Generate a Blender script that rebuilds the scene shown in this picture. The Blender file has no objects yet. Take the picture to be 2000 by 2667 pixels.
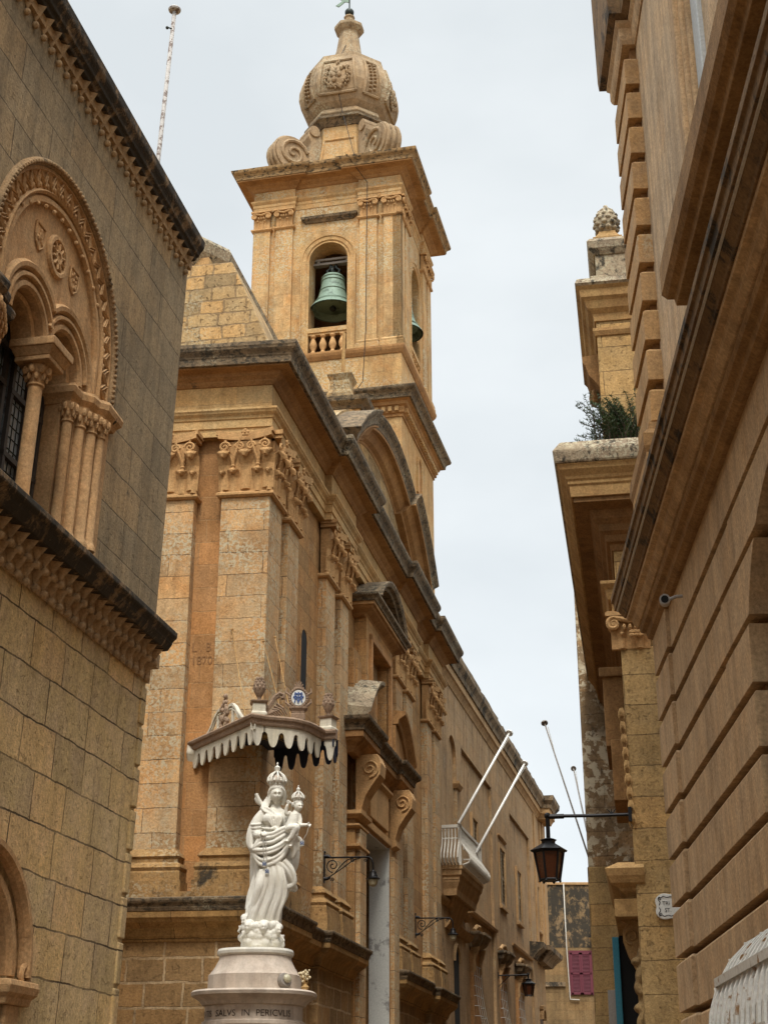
import bpy, bmesh, math, random
from mathutils import Vector, Matrix, noise as mnoise
R = math.radians
PI = math.pi
sc = bpy.context.scene
COL = sc.collection
random.seed(7)

# ------------------------------------------------------------------ camera
cam_d = bpy.data.cameras.new("camera"); cam = bpy.data.objects.new("camera", cam_d); COL.objects.link(cam)
cam_d.sensor_fit = 'VERTICAL'; cam_d.sensor_height = 24.0; cam_d.lens = 24.0 * 3850.0 / 2667.0
cam_d.clip_start = 0.1; cam_d.clip_end = 5000
cam.location = (0, 0, 1.6); cam.rotation_euler = (R(90 + 22.4654), 0, 0)
sc.camera = cam

# ------------------------------------------------------------------ overcast sky and soft sun
SUN_EL, SUN_AZ = 55.0, 180.0          # degrees, azimuth clockwise from +Y
w = bpy.data.worlds.new("World"); sc.world = w; w.use_nodes = True
nt = w.node_tree; nt.nodes.clear()
def wn(t, **k):
    n = nt.nodes.new(t)
    for a, b in k.items(): setattr(n, a, b)
    return n
out = wn('ShaderNodeOutputWorld'); bg = wn('ShaderNodeBackground')
sky = wn('ShaderNodeTexSky', sky_type='NISHITA', sun_disc=False, sun_elevation=R(SUN_EL), sun_rotation=R(SUN_AZ))
bg.inputs['Strength'].default_value = 0.1
tc = wn('ShaderNodeTexCoord')
mp = wn('ShaderNodeMapping'); mp.inputs['Scale'].default_value = (1.0, 1.0, 2.2)
cl = wn('ShaderNodeTexNoise'); cl.inputs['Scale'].default_value = 3.4; cl.inputs['Detail'].default_value = 5; cl.inputs['Roughness'].default_value = .5
cr = wn('ShaderNodeValToRGB')
cr.color_ramp.elements[0].position = .3; cr.color_ramp.elements[0].color = (4.6, 4.88, 4.97, 1)
cr.color_ramp.elements[1].position = .68; cr.color_ramp.elements[1].color = (5.6, 5.84, 5.88, 1)
sx = wn('ShaderNodeSeparateXYZ')
zr = wn('ShaderNodeMapRange'); zr.inputs['From Min'].default_value = .66; zr.inputs['From Max'].default_value = 1.0
zr.inputs['To Min'].default_value = 1.0; zr.inputs['To Max'].default_value = 5.0; zr.interpolation_type = 'SMOOTHSTEP'
yr = wn('ShaderNodeMapRange'); yr.inputs['From Min'].default_value = .15; yr.inputs['From Max'].default_value = -.7
yr.inputs['To Min'].default_value = 1.0; yr.inputs['To Max'].default_value = 1.5; yr.interpolation_type = 'SMOOTHSTEP'
mul = wn('ShaderNodeMath', operation='MULTIPLY')
vs = wn('ShaderNodeVectorMath', operation='SCALE')
mx = wn('ShaderNodeMix', data_type='RGBA'); mx.inputs[0].default_value = .9
lk = nt.links.new
lk(tc.outputs['Generated'], mp.inputs[0]); lk(mp.outputs[0], cl.inputs['Vector']); lk(cl.outputs['Fac'], cr.inputs[0])
lk(tc.outputs['Generated'], sx.inputs[0]); lk(sx.outputs['Z'], zr.inputs[0]); lk(sx.outputs['Y'], yr.inputs[0])
lk(zr.outputs[0], mul.inputs[0]); lk(yr.outputs[0], mul.inputs[1])
lk(cr.outputs[0], vs.inputs[0]); lk(mul.outputs[0], vs.inputs['Scale'])
lk(sky.outputs[0], mx.inputs[6]); lk(vs.outputs[0], mx.inputs[7]); lk(mx.outputs[2], bg.inputs[0]); lk(bg.outputs[0], out.inputs[0])
sd = bpy.data.lights.new("sun", 'SUN'); sd.energy = 1.5; sd.angle = R(16); sd.color = (1.0, .95, .87)
sun = bpy.data.objects.new("sun", sd); COL.objects.link(sun)
_a, _e = R(SUN_AZ), R(SUN_EL)
sdir = Vector((math.sin(_a) * math.cos(_e), math.cos(_a) * math.cos(_e), math.sin(_e)))
sun.rotation_euler = sdir.to_track_quat('Z', 'Y').to_euler(); sun.location = (0, -20, 40)
sc.view_settings.view_transform = 'Standard'; sc.view_settings.look = 'None'
sc.view_settings.exposure = 0.80; sc.view_settings.gamma = 1.0
sc.cycles.use_denoising = True
sc.cycles.max_bounces = 6; sc.cycles.diffuse_bounces = 3

# ------------------------------------------------------------------ materials
class NT:
    def __init__(s, name):
        s.m = bpy.data.materials.new(name); s.m.use_nodes = True
        s.t = s.m.node_tree; s.b = s.t.nodes['Principled BSDF']
    def n(s, t, ins=None, **k):
        x = s.t.nodes.new(t)
        for a, b in k.items(): setattr(x, a, b)
        for a, b in (ins or {}).items(): x.inputs[a].default_value = b
        return x
    def l(s, a, b): s.t.links.new(a, b)
    def noise(s, vec, scale, detail=4, rough=.55, dist=0.0):
        x = s.n('ShaderNodeTexNoise', {'Scale': scale, 'Detail': detail, 'Roughness': rough, 'Distortion': dist}); s.l(vec, x.inputs['Vector']); return x.outputs['Fac']
    def ramp(s, fac, stops):
        x = s.n('ShaderNodeValToRGB'); e = x.color_ramp.elements
        while len(e) < len(stops): e.new(.5)
        for i, (p, c) in enumerate(stops):
            e[i].position = p; e[i].color = c if len(c) == 4 else (*c, 1)
        s.l(fac, x.inputs[0]); return x.outputs[0]
    def gray(s, fac, a, va, b, vb): return s.ramp(fac, [(a, (va,) * 3), (b, (vb,) * 3)])
    def mix(s, fac, a, b, mode='MIX'):
        x = s.n('ShaderNodeMix', data_type='RGBA', blend_type=mode)
        for v, i in ((fac, 0), (a, 6), (b, 7)):
            if isinstance(v, (int, float)): x.inputs[i].default_value = v
            elif isinstance(v, tuple): x.inputs[i].default_value = v if len(v) == 4 else (*v, 1)
            else: s.l(v, x.inputs[i])
        return x.outputs[2]
    def math(s, op, a, b=None):
        x = s.n('ShaderNodeMath', operation=op)
        for v, i in ((a, 0), (b, 1)):
            if v is None: continue
            if isinstance(v, (int, float)): x.inputs[i].default_value = v
            else: s.l(v, x.inputs[i])
        return x.outputs[0]
    def mapping(s, vec, scale=(1, 1, 1), loc=(0, 0, 0)):
        x = s.n('ShaderNodeMapping', {'Scale': scale, 'Location': loc}); s.l(vec, x.inputs[0]); return x.outputs[0]

def stone(name, c1, c2, c3, bw=0.0, bh=.28, joint=.008, jcol=(.10, .065, .035), jmix=.8, vary=.5, lichen=0.0, black=0.0, streak=.3,
          pits=.4, bump=.5, seed=0, warm=(1.03, .95, .935), grain=1.0, grime=.5, rough=.92, jdist=.012, lcol=(.47, .42, .29), lscale=24, bscale=2.2, offs=.5, bvert=.7, bcol=(.028, .026, .021)):
    n = NT(name)
    obj = n.n('ShaderNodeTexCoord').outputs['Object']
    P = n.mapping(obj, loc=(seed * 3.7, seed * 1.9, seed * 2.3))
    big = n.noise(P, .55, 5, .6); med = n.noise(P, 3.1, 6, .62); fine = n.noise(P, 38, 5, .7)
    col = n.ramp(big, [(.33, c1), (.62, c2)])
    col = n.mix(n.gray(med, .42, 0, .68, .75), col, c3)
    height = n.math('MULTIPLY', fine, .35)
    if bw:
        uv = n.n('ShaderNodeUVMap').outputs[0]
        jit = n.n('ShaderNodeTexNoise', {'Scale': 2.3, 'Detail': 5, 'Roughness': .65}); n.l(uv, jit.inputs['Vector'])
        off = n.n('ShaderNodeVectorMath', operation='SUBTRACT'); n.l(jit.outputs['Color'], off.inputs[0]); off.inputs[1].default_value = (.5, .5, .5)
        ofs = n.n('ShaderNodeVectorMath', operation='SCALE'); n.l(off.outputs[0], ofs.inputs[0]); ofs.inputs['Scale'].default_value = jdist * 4
        add = n.n('ShaderNodeVectorMath', operation='ADD'); n.l(uv, add.inputs[0]); n.l(ofs.outputs[0], add.inputs[1])
        br = n.n('ShaderNodeTexBrick', {'Scale': 1.0, 'Mortar Size': joint, 'Mortar Smooth': .25, 'Bias': 0.0, 'Brick Width': bw, 'Row Height': bh,
                 'Color1': (0, 0, 0, 1), 'Color2': (1, 1, 1, 1)}, offset=offs, squash=1.35, squash_frequency=3)
        n.l(add.outputs[0], br.inputs['Vector'])
        tint = n.ramp(br.outputs['Color'], [(0, (.62, .63, .66)), (.35, (.95, .97, 1.0)), (.7, (1.04, 1.0, .96)), (1, (1.24, 1.07, .86))])
        col = n.mix(vary, col, n.mix(1.0, col, tint, 'MULTIPLY'))
        jm = n.math('MULTIPLY', br.outputs['Fac'], n.gray(n.noise(P, 1.9, 3), .36, .35, .6, 1.0))
        col = n.mix(n.math('MULTIPLY', jm, jmix), col, jcol)
        height = n.math('SUBTRACT', height, n.math('MULTIPLY', br.outputs['Fac'], .55))
    col = n.mix(1.0, col, n.gray(fine, .32, 1 - .30 * grain, .68, 1 + .22 * grain), 'MULTIPLY')
    mid = n.noise(P, 9, 6, .68)
    col = n.mix(1.0, col, n.gray(mid, .32, 1 - .13 * grain, .66, 1 + .09 * grain), 'MULTIPLY')
    col = n.mix(1.0, col, warm, 'MULTIPLY')
    if grime:
        gn = n.noise(n.mapping(P, (1, 1, .55)), 1.25, 9, .70, .2)
        col = n.mix(n.math('MULTIPLY', n.gray(gn, .50, 0, .63, 1), grime), col, n.mix(1.0, col, (.52, .50, .48), 'MULTIPLY'))
    if streak:
        st = n.noise(n.mapping(P, (4.5, 4.5, .28)), 1.6, 6, .6)
        col = n.mix(streak, col, n.mix(1.0, col, n.ramp(st, [(.36, (.40, .38, .36)), (.58, (1.12, 1.10, 1.06))]), 'MULTIPLY'))
    if pits:
        pn = n.noise(P, 17, 6, .7, .4)
        pf = n.gray(pn, .34, 1, .42, 0)
        col = n.mix(n.math('MULTIPLY', pf, pits), col, n.mix(1.0, col, (.38, .34, .3), 'MULTIPLY'))
        height = n.math('SUBTRACT', height, n.math('MULTIPLY', pf, .4 * pits))
    if lichen:
        lm = n.noise(P, 1.1, 5, .6); ln = n.noise(P, lscale, 5, .6, .3)
        lf = n.math('MULTIPLY', n.gray(ln, .50, 0, .545, 1), n.gray(lm, .58 - .3 * lichen, 0, .75 - .3 * lichen, 1))
        col = n.mix(n.math('MULTIPLY', lf, .75), col, lcol)
    if black:
        bn = n.noise(n.mapping(P, (1, 1, bvert)), bscale, 11, .74, .3)
        t = .72 - .42 * black
        bf = n.gray(bn, t, 0, t + .085, 1)
        col = n.mix(n.math('MULTIPLY', bf, .9), col, bcol)
    n.l(col, n.b.inputs['Base Color']); n.b.inputs['Roughness'].default_value = rough
    n.b.inputs['Specular IOR Level'].default_value = .25
    bp = n.n('ShaderNodeBump', {'Strength': min(1.0, bump * 1.3), 'Distance': .03}); n.l(height, bp.inputs['Height']); n.l(bp.outputs[0], n.b.inputs['Normal'])
    return n.m

def paint(name, col, rough=.5, metal=0.0, wear=None, wscale=6, wt=.6, spec=.4, bump=.15):
    n = NT(name)
    P = n.n('ShaderNodeTexCoord').outputs['Object']
    a = n.noise(P, wscale, 7, .65); f = n.noise(P, 45, 3)
    c = n.mix(1.0, col, n.gray(f, .3, .85, .7, 1.1), 'MULTIPLY')
    if wear: c = n.mix(n.gray(a, wt, 0, wt + .06, 1), c, wear)
    n.l(c, n.b.inputs['Base Color']); n.b.inputs['Roughness'].default_value = rough; n.b.inputs['Metallic'].default_value = metal
    n.b.inputs['Specular IOR Level'].default_value = spec
    bp = n.n('ShaderNodeBump', {'Strength': bump, 'Distance': .01}); n.l(a, bp.inputs['Height']); n.l(bp.outputs[0], n.b.inputs['Normal'])
    return n.m

M = {}
# honey limestone of the church
M['pil'] = stone('pilaster_stone', (.52, .375, .20), (.49, .34, .165), (.50, .28, .105), .95, .31, .006, vary=.65, lichen=.55, black=.10, streak=.25, seed=1, jmix=.85)
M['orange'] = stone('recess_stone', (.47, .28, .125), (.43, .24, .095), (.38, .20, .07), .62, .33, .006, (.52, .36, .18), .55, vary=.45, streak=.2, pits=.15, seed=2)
M['wallc'] = stone('church_wall_stone', (.46, .29, .125), (.43, .265, .105), (.40, .215, .078), .8, .31, .005, vary=.5, lichen=.12, black=.05, streak=.3, seed=3, jmix=.6)
M['entab'] = stone('entablature_stone', (.52, .37, .165), (.46, .285, .11), (.50, .38, .19), .9, .42, .004, (.40, .26, .12), .5, vary=.35, lichen=.0, black=.04, streak=.2, pits=.12, seed=4)
M['crustw'] = stone('streaked_cornice_stone', (.40, .285, .14), (.33, .225, .105), (.3, .2, .09), 0, black=.52, lichen=.15, streak=.4, pits=.4, bump=.8, seed=44, bscale=9, bvert=2.0)
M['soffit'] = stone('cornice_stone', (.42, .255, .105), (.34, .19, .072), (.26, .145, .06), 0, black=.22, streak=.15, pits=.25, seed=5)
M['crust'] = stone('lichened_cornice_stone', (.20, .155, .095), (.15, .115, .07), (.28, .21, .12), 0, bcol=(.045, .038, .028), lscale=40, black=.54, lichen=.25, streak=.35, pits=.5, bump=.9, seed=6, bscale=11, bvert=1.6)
M['carve'] = stone('carved_stone', (.49, .325, .15), (.46, .285, .12), (.50, .30, .125), 0, black=.06, streak=.1, pits=.1, seed=7)
M['tower'] = stone('tower_stone', (.50, .36, .175), (.48, .33, .14), (.48, .265, .095), .8, .33, .003, (.33, .22, .11), .4, vary=.35, lichen=.55, black=.12, streak=.25, seed=8)
M['towerp'] = stone('tower_plain_stone', (.50, .36, .175), (.47, .315, .13), (.45, .25, .09), 0, lichen=.3, black=.14, streak=.25, seed=9)
M['dome'] = stone('dome_stone', (.37, .285, .175), (.31, .24, .145), (.36, .255, .135), 0, lichen=.4, black=.30, bscale=5, streak=.4, seed=10)
M['pedw'] = stone('rusticated_base_stone', (.36, .24, .11), (.31, .205, .09), (.39, .255, .11), .46, .285, .017, (.60, .47, .28), .85, vary=.55, streak=.2, pits=.5, bump=.9, seed=11, jdist=.02)
M['pedc'] = stone('weathered_base_stone', (.42, .28, .12), (.36, .235, .095), (.30, .18, .07), 0, black=.36, lichen=.2, streak=.4, pits=.5, bump=.8, seed=12)
M['pedd'] = stone('pedestal_course_stone', (.44, .29, .115), (.38, .245, .09), (.33, .2, .075), .8, .33, .006, vary=.5, black=.2, streak=.35, pits=.4, seed=12)
# medieval palace, left
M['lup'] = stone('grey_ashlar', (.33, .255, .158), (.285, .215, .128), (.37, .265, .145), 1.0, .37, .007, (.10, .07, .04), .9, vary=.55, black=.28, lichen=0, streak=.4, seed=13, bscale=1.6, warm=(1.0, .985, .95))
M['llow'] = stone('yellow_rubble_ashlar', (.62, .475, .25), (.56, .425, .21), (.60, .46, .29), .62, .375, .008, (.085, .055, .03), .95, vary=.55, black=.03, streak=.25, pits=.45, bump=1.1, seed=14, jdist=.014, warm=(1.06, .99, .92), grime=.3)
M['lcarve'] = stone('window_stone', (.54, .37, .19), (.49, .325, .16), (.48, .28, .115), 0, black=.05, streak=.3, pits=.15, seed=15)
M['lcarved'] = stone('blackened_moulding', (.24, .175, .10), (.2, .145, .08), (.3, .21, .11), 0, black=.72, streak=.3, pits=.3, bump=.8, seed=16, bscale=5)
M['lhood'] = stone('weathered_hood_stone', (.36, .26, .14), (.3, .21, .11), (.38, .25, .12), 0, black=.46, streak=.3, pits=.3, bump=.8, seed=46, bscale=3)
M['lfrieze'] = stone('corbel_stone', (.46, .35, .205), (.41, .30, .165), (.43, .29, .145), 0, black=.16, streak=.3, pits=.3, seed=17)
# right palace
M['rust'] = stone('rusticated_stone', (.50, .37, .215), (.445, .325, .185), (.48, .325, .165), 0, streak=.36, pits=.12, black=.02, seed=18, bump=.3)
M['rgroove'] = stone('shaded_groove_stone', (.26, .145, .055), (.22, .12, .045), (.24, .12, .045), 0, streak=.1, pits=.1, seed=19)  # groove shade put into the colour, browner and darker than the block faces
M['rup'] = stone('upper_wall_stone', (.52, .41, .265), (.46, .355, .22), (.51, .37, .205), 1.1, .42, .003, (.2, .13, .07), .6, vary=.3, streak=.45, pits=.1, seed=20)
M['quoin'] = stone('quoin_stone', (.44, .29, .13), (.38, .25, .125), (.47, .285, .11), 0, lichen=.04, black=.04, streak=.25, pits=.15, seed=21)
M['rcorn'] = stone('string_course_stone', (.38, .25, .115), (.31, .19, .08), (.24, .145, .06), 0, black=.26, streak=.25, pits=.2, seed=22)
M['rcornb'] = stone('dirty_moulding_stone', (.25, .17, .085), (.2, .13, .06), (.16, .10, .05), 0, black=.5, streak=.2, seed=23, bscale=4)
# yellow house
M['yel'] = stone('yellow_stone', (.48, .345, .15), (.43, .30, .13), (.45, .30, .115), 1.3, .362, .006, (.16, .105, .05), .8, vary=.5, streak=.15, pits=.5, bump=1.1, seed=24)
M['yelp'] = stone('yellow_moulding_stone', (.46, .32, .135), (.40, .26, .105), (.34, .2, .08), 0, black=.12, streak=.2, pits=.2, seed=25)
M['ybrown'] = stone('brown_moulding_stone', (.27, .16, .065), (.23, .13, .05), (.2, .11, .04), 0, black=.3, streak=.2, seed=26)
M['coping'] = stone('lichen_coping', (.32, .27, .185), (.26, .21, .14), (.40, .34, .22), 0, black=.46, lichen=.6, streak=.2, pits=.5, bump=1.0, seed=27, bscale=8)
M['lich'] = stone('lichened_wall', (.30, .22, .12), (.25, .18, .10), (.34, .23, .11), .7, .42, .006, vary=.6, lichen=.8, lscale=7, lcol=(.60, .52, .37), black=.36, streak=.3, pits=.5, bump=.9, seed=28)
M['street'] = stone('street_house_stone', (.43, .31, .17), (.38, .265, .14), (.45, .31, .15), .8, .33, .003, (.2, .13, .07), .5, vary=.3, black=.30, lichen=.1, streak=.45, pits=.6, seed=29, bvert=.55)
M['streetp'] = stone('street_trim_stone', (.46, .32, .165), (.41, .275, .13), (.43, .27, .115), 0, black=.14, streak=.35, pits=.3, seed=30)
M['streetc'] = stone('street_cornice_stone', (.27, .21, .13), (.22, .17, .10), (.31, .24, .15), 0, black=.52, streak=.4, pits=.4, bump=.8, seed=31)
M['endw'] = stone('mottled_wall', (.25, .18, .088), (.215, .15, .07), (.27, .18, .08), .8, .33, .004, (.2, .14, .07), .5, vary=.4, black=.12, streak=.4, pits=.4, seed=32)
M['endb'] = stone('black_mottled_wall', (.25, .185, .105), (.2, .145, .075), (.27, .19, .09), .8, .33, .004, (.2, .14, .07), .5, vary=.4, black=.7, streak=.4, pits=.5, seed=41, bscale=3.2)
M['rubble'] = stone('rubble_stone', (.46, .34, .17), (.40, .29, .135), (.47, .31, .125), .36, .22, .014, (.27, .19, .10), .7, vary=.9, black=.28, lichen=.35, streak=.1, pits=.8, bump=1.3, seed=33, jdist=.03)
M['white'] = stone('white_marble', (.76, .745, .70), (.71, .69, .63), (.62, .585, .50), 0, streak=.25, pits=.08, black=.0, seed=34, rough=.6, bump=.12, warm=(1, .985, .95), grime=.12, grain=.2)
M['marble'] = stone('grey_marble', (.56, .51, .45), (.50, .44, .385), (.44, .37, .31), 0, streak=.35, pits=.2, black=.02, seed=35, rough=.7, bump=.2, warm=(1.02, .96, .90), grime=.3, grain=.35)
M['canw'] = stone('canopy_marble', (.62, .585, .51), (.56, .52, .44), (.50, .46, .35), 0, streak=.45, pits=.15, black=.04, seed=36, rough=.6, bump=.2, warm=(1, .98, .93), grime=.35, grain=.35)
M['canb'] = stone('canopy_brown_stone', (.33, .25, .175), (.28, .21, .145), (.25, .18, .12), 0, streak=.2, pits=.1, black=.1, seed=37)
M['bronze'] = paint('verdigris_bronze', (.19, .265, .20), .6, .15, (.10, .14, .105), 5, .55, bump=.3)
M['bdark'] = paint('dark_bronze', (.03, .035, .03), .5, .6)
M['iron'] = paint('black_iron', (.013, .012, .012), .45, .6, (.06, .03, .018), 9, .64)
M['amber'] = paint('amber_glass', (.060, .017, .006), .2, 0, spec=.6, bump=.05)
M['frost'] = paint('frosted_glass', (.40, .36, .24), .3, 0, spec=.5, bump=.03)
M['blue'] = paint('blue_enamel', (.06, .10, .24), .45)
M['navy'] = paint('navy_ceiling', (.010, .014, .03), .7)
M['gold'] = paint('gilt', (.36, .25, .09), .45, .4)
M['pole'] = paint('pole_paint', (.36, .33, .30), .6, 0, (.12, .08, .06), 12, .5)
M['polew'] = paint('white_pole_paint', (.68, .66, .61), .5)
M['pink'] = paint('pink_shutter_paint', (.125, .022, .035), .6)
M['teal'] = paint('teal_paint', (.015, .145, .20), .45)
M['beige'] = paint('beige_shutter_paint', (.36, .28, .18), .7, 0, (.2, .14, .08), 6, .62)
M['balw'] = paint('white_balcony_paint', (.52, .48, .41), .6, 0, (.25, .2, .15), 7, .6)
M['cage'] = paint('rusty_white_paint', (.60, .575, .52), .5, 0, (.24, .13, .05), 9, .57)
M['plaster'] = paint('white_plaster', (.56, .55, .50), .85, 0, (.27, .255, .235), 2.6, .55, bump=.05)
M['wood'] = paint('dark_brown_wood', (.045, .02, .013), .5)
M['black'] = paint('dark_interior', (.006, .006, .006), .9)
M['glass'] = paint('leaded_glass', (.25, .28, .30), .12, 0, (.10, .11, .12), 3, .5, spec=.8, bump=.05)
M['leadw'] = paint('window_timber', (.05, .04, .032), .6)
M['rope'] = paint('white_rope', (.46, .43, .37), .8)
M['grey'] = paint('grey_panel', (.22, .19, .16), .6)
M['green'] = paint('plant_leaf', (.030, .058, .014), .6, 0, (.07, .10, .03), 5, .55)
M['pave'] = stone('street_paving', (.17, .13, .08), (.15, .11, .07), (.18, .13, .08), .5, .5, .01, vary=.4, seed=40)
M['tile'] = paint('sign_ceramic', (.62, .60, .54), .3, spec=.6, bump=.03)
M['ink'] = paint('sign_ink', (.03, .028, .03), .5)
M['cctv'] = paint('camera_housing', (.33, .30, .27), .4)
M['incise'] = paint('incised_stone', (.26, .135, .055), .95)
M['slate'] = paint('incised_letter', (.10, .075, .055), .9)
M['red'] = paint('flower_petals', (.55, .45, .28), .7)
M['lead'] = paint('lead_flashing', (.58, .55, .5), .5)
M['wave'] = paint('window_paint', (.42, .43, .42), .5)

# ------------------------------------------------------------------ mesh toolkit
class MB:
    def __init__(s): s.v = []; s.f = []
    def add(s, vs, fs):
        k = len(s.v); s.v += [tuple(v) for v in vs]; s.f += [tuple(i + k for i in f) for f in fs]; return s
    def box(s, x0, x1, y0, y1, z0, z1):
        return s.add([(x0, y0, z0), (x1, y0, z0), (x1, y1, z0), (x0, y1, z0), (x0, y0, z1), (x1, y0, z1), (x1, y1, z1), (x0, y1, z1)],
                     [(0, 3, 2, 1), (4, 5, 6, 7), (0, 1, 5, 4), (1, 2, 6, 5), (2, 3, 7, 6), (3, 0, 4, 7)])
    def loft(s, rings, closed=True, caps=True, loop=False):
        n = len(rings[0]); vs = [p for r in rings for p in r]; fs = []
        m = len(rings)
        for i in range(m if loop else m - 1):
            a = i * n; b = ((i + 1) % m) * n
            for j in range(n if closed else n - 1):
                k = (j + 1) % n; fs.append((a + j, a + k, b + k, b + j))
        if caps and not loop:
            fs.append(tuple(range(n - 1, -1, -1))); fs.append(tuple((m - 1) * n + j for j in range(n)))
        return s.add(vs, fs)
    def sweep(s, prof, path, loop=False, caps=True):
        """closed profile of (out, z) carried along a plan path, mitred; outward is to the right of travel"""
        P = [Vector(p[:2]) for p in path]; N = len(P); rings = []
        def nrm(a, b): d = (b - a).normalized(); return Vector((d.y, -d.x))
        for i in range(N):
            if loop: n1, n2 = nrm(P[i - 1], P[i]), nrm(P[i], P[(i + 1) % N])
            else:
                n1 = nrm(P[i - 1], P[i]) if i else nrm(P[0], P[1]); n2 = nrm(P[i], P[i + 1]) if i < N - 1 else n1
            m = (n1 + n2); m = m / max(.2, m.dot(m) / 2) if m.length > 1e-6 else n1
            rings.append([(P[i].x + m.x * o, P[i].y + m.y * o, z) for o, z in prof])
        return s.loft(rings, True, caps, loop)
    def prism(s, poly, ax, a, b):
        f = {'x': lambda p, t: (t, p[0], p[1]), 'y': lambda p, t: (p[0], t, p[1]), 'z': lambda p, t: (p[0], p[1], t)}[ax]
        return s.loft([[f(p, a) for p in poly], [f(p, b) for p in poly]])
    def arc(s, prof, c, r, a0, a1, n=24, plane='yz', stilt=0.0):
        """closed profile of (radial offset, depth) swept round an arc; plane yz -> depth along x; xz -> depth along y"""
        rings = []
        for i in range(n + 1):
            a = a0 + (a1 - a0) * i / n
            if plane == 'yz': rings.append([(d, c[0] + (r + q) * math.cos(a), c[1] + (r + q) * math.sin(a)) for q, d in prof])
            else: rings.append([(c[0] + (r + q) * math.cos(a), d, c[1] + (r + q) * math.sin(a)) for q, d in prof])
        if stilt:
            d_ = lambda q: [(x, y, z - stilt) for x, y, z in q]
            rings = [d_(rings[0])] + rings + [d_(rings[-1])]
        return s.loft(rings)
    def lathe(s, prof, c=(0, 0, 0), n=24, caps=True, a0=0.0):
        return s.loft([[(c[0] + r * math.cos(a0 + 2 * PI * j / n), c[1] + r * math.sin(a0 + 2 * PI * j / n), c[2] + z) for j in range(n)] for r, z in prof], True, caps)
    def tube(s, pts, r, n=8, r2=None):
        P = [Vector(p) for p in pts]; rings = []; up = None
        for i, p in enumerate(P):
            d = (P[min(i + 1, len(P) - 1)] - P[max(i - 1, 0)]).normalized()
            if up is None:
                up = Vector((0, 0, 1)) if abs(d.z) < .9 else Vector((1, 0, 0))
            u = d.cross(up)
            if u.length < 1e-4: u = d.cross(Vector((.3, .5, .8)))
            u.normalize(); v = u.cross(d).normalized(); up = v
            q = r if r2 is None else r + (r2 - r) * i / max(1, len(P) - 1)
            rings.append([tuple(p + (u * math.cos(2 * PI * j / n) + v * math.sin(2 * PI * j / n)) * q) for j in range(n)])
        return s.loft(rings)
    def ball(s, c, r, n=12, m=8):
        r = r if isinstance(r, tuple) else (r, r, r); rings = []
        for i in range(m + 1):
            t = -PI / 2 + PI * (i + .02) / (m + .04) if 0 < i < m else (-PI / 2 + .02 if i == 0 else PI / 2 - .02)
            rings.append([(c[0] + r[0] * math.cos(t) * math.cos(2 * PI * j / n), c[1] + r[1] * math.cos(t) * math.sin(2 * PI * j / n), c[2] + r[2] * math.sin(t)) for j in range(n)])
        return s.loft(rings)
    def merge(s, o, fn=None):
        return s.add([fn(Vector(v)) if fn else v for v in o.v], o.f)
    def build(s, name, mat, parent=None, smooth=False, bevel=0.0, seg=2, label=None, cat=None, group=None, kind=None, auto=None):
        me = bpy.data.meshes.new(name); bm = bmesh.new()
        vs = [bm.verts.new(v) for v in s.v]
        for f in s.f:
            try: bm.faces.new([vs[i] for i in f])
            except ValueError: pass
        bmesh.ops.recalc_face_normals(bm, faces=bm.faces)
        uvl = bm.loops.layers.uv.new("UVMap"); bm.normal_update()
        for f in bm.faces:
            a = [abs(c) for c in f.normal]
            for lp in f.loops:
                c = lp.vert.co
                lp[uvl].uv = (c.x, c.y) if a[2] > max(a[0], a[1]) * 1.2 else ((c.y, c.z) if a[0] > a[1] else (c.x, c.z))
            f.smooth = smooth
        bm.to_mesh(me); bm.free()
        me.materials.append(M[mat] if isinstance(mat, str) else mat)
        o = bpy.data.objects.new(name, me); COL.objects.link(o)
        if parent: o.parent = parent
        if bevel:
            b = o.modifiers.new('bevel', 'BEVEL'); b.width = bevel; b.segments = seg; b.limit_method = 'ANGLE'; b.angle_limit = R(35)
        if auto: me.set_sharp_from_angle(angle=R(auto))
        tag(o, label, cat, group, kind)
        return o

def tag(o, label=None, cat=None, group=None, kind=None):
    if label: o['label'] = label
    if cat: o['category'] = cat
    if group: o['group'] = group
    if kind: o['kind'] = kind
    return o

def thing(name, label, cat, loc=(0, 0, 0), az=0.0, group=None):
    o = bpy.data.objects.new(name, None); COL.objects.link(o); o.empty_display_size = .3
    o.location = loc; o.rotation_euler = (0, 0, -R(az))
    return tag(o, label, cat, group)

def dup(o, parent=None):
    c = o.copy(); COL.objects.link(c)
    if parent: c.parent = parent
    for ch in list(o.children): dup(ch, c)
    return c

def fr(loc, az):
    """local point of a frame -> world point"""
    c, n = math.cos(R(az)), math.sin(R(az))
    return lambda x, y, z: (loc[0] + x * c + y * n, loc[1] - x * n + y * c, loc[2] + z)

def spiral(c, r0, r1, turns, a0, sgn=1, n=26):
    """planar spiral in (u, z)"""
    return [(c[0] + (r0 + (r1 - r0) * i / n) * math.cos(a0 + sgn * turns * 2 * PI * i / n), c[1] + (r0 + (r1 - r0) * i / n) * math.sin(a0 + sgn * turns * 2 * PI * i / n)) for i in range(n + 1)]

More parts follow.
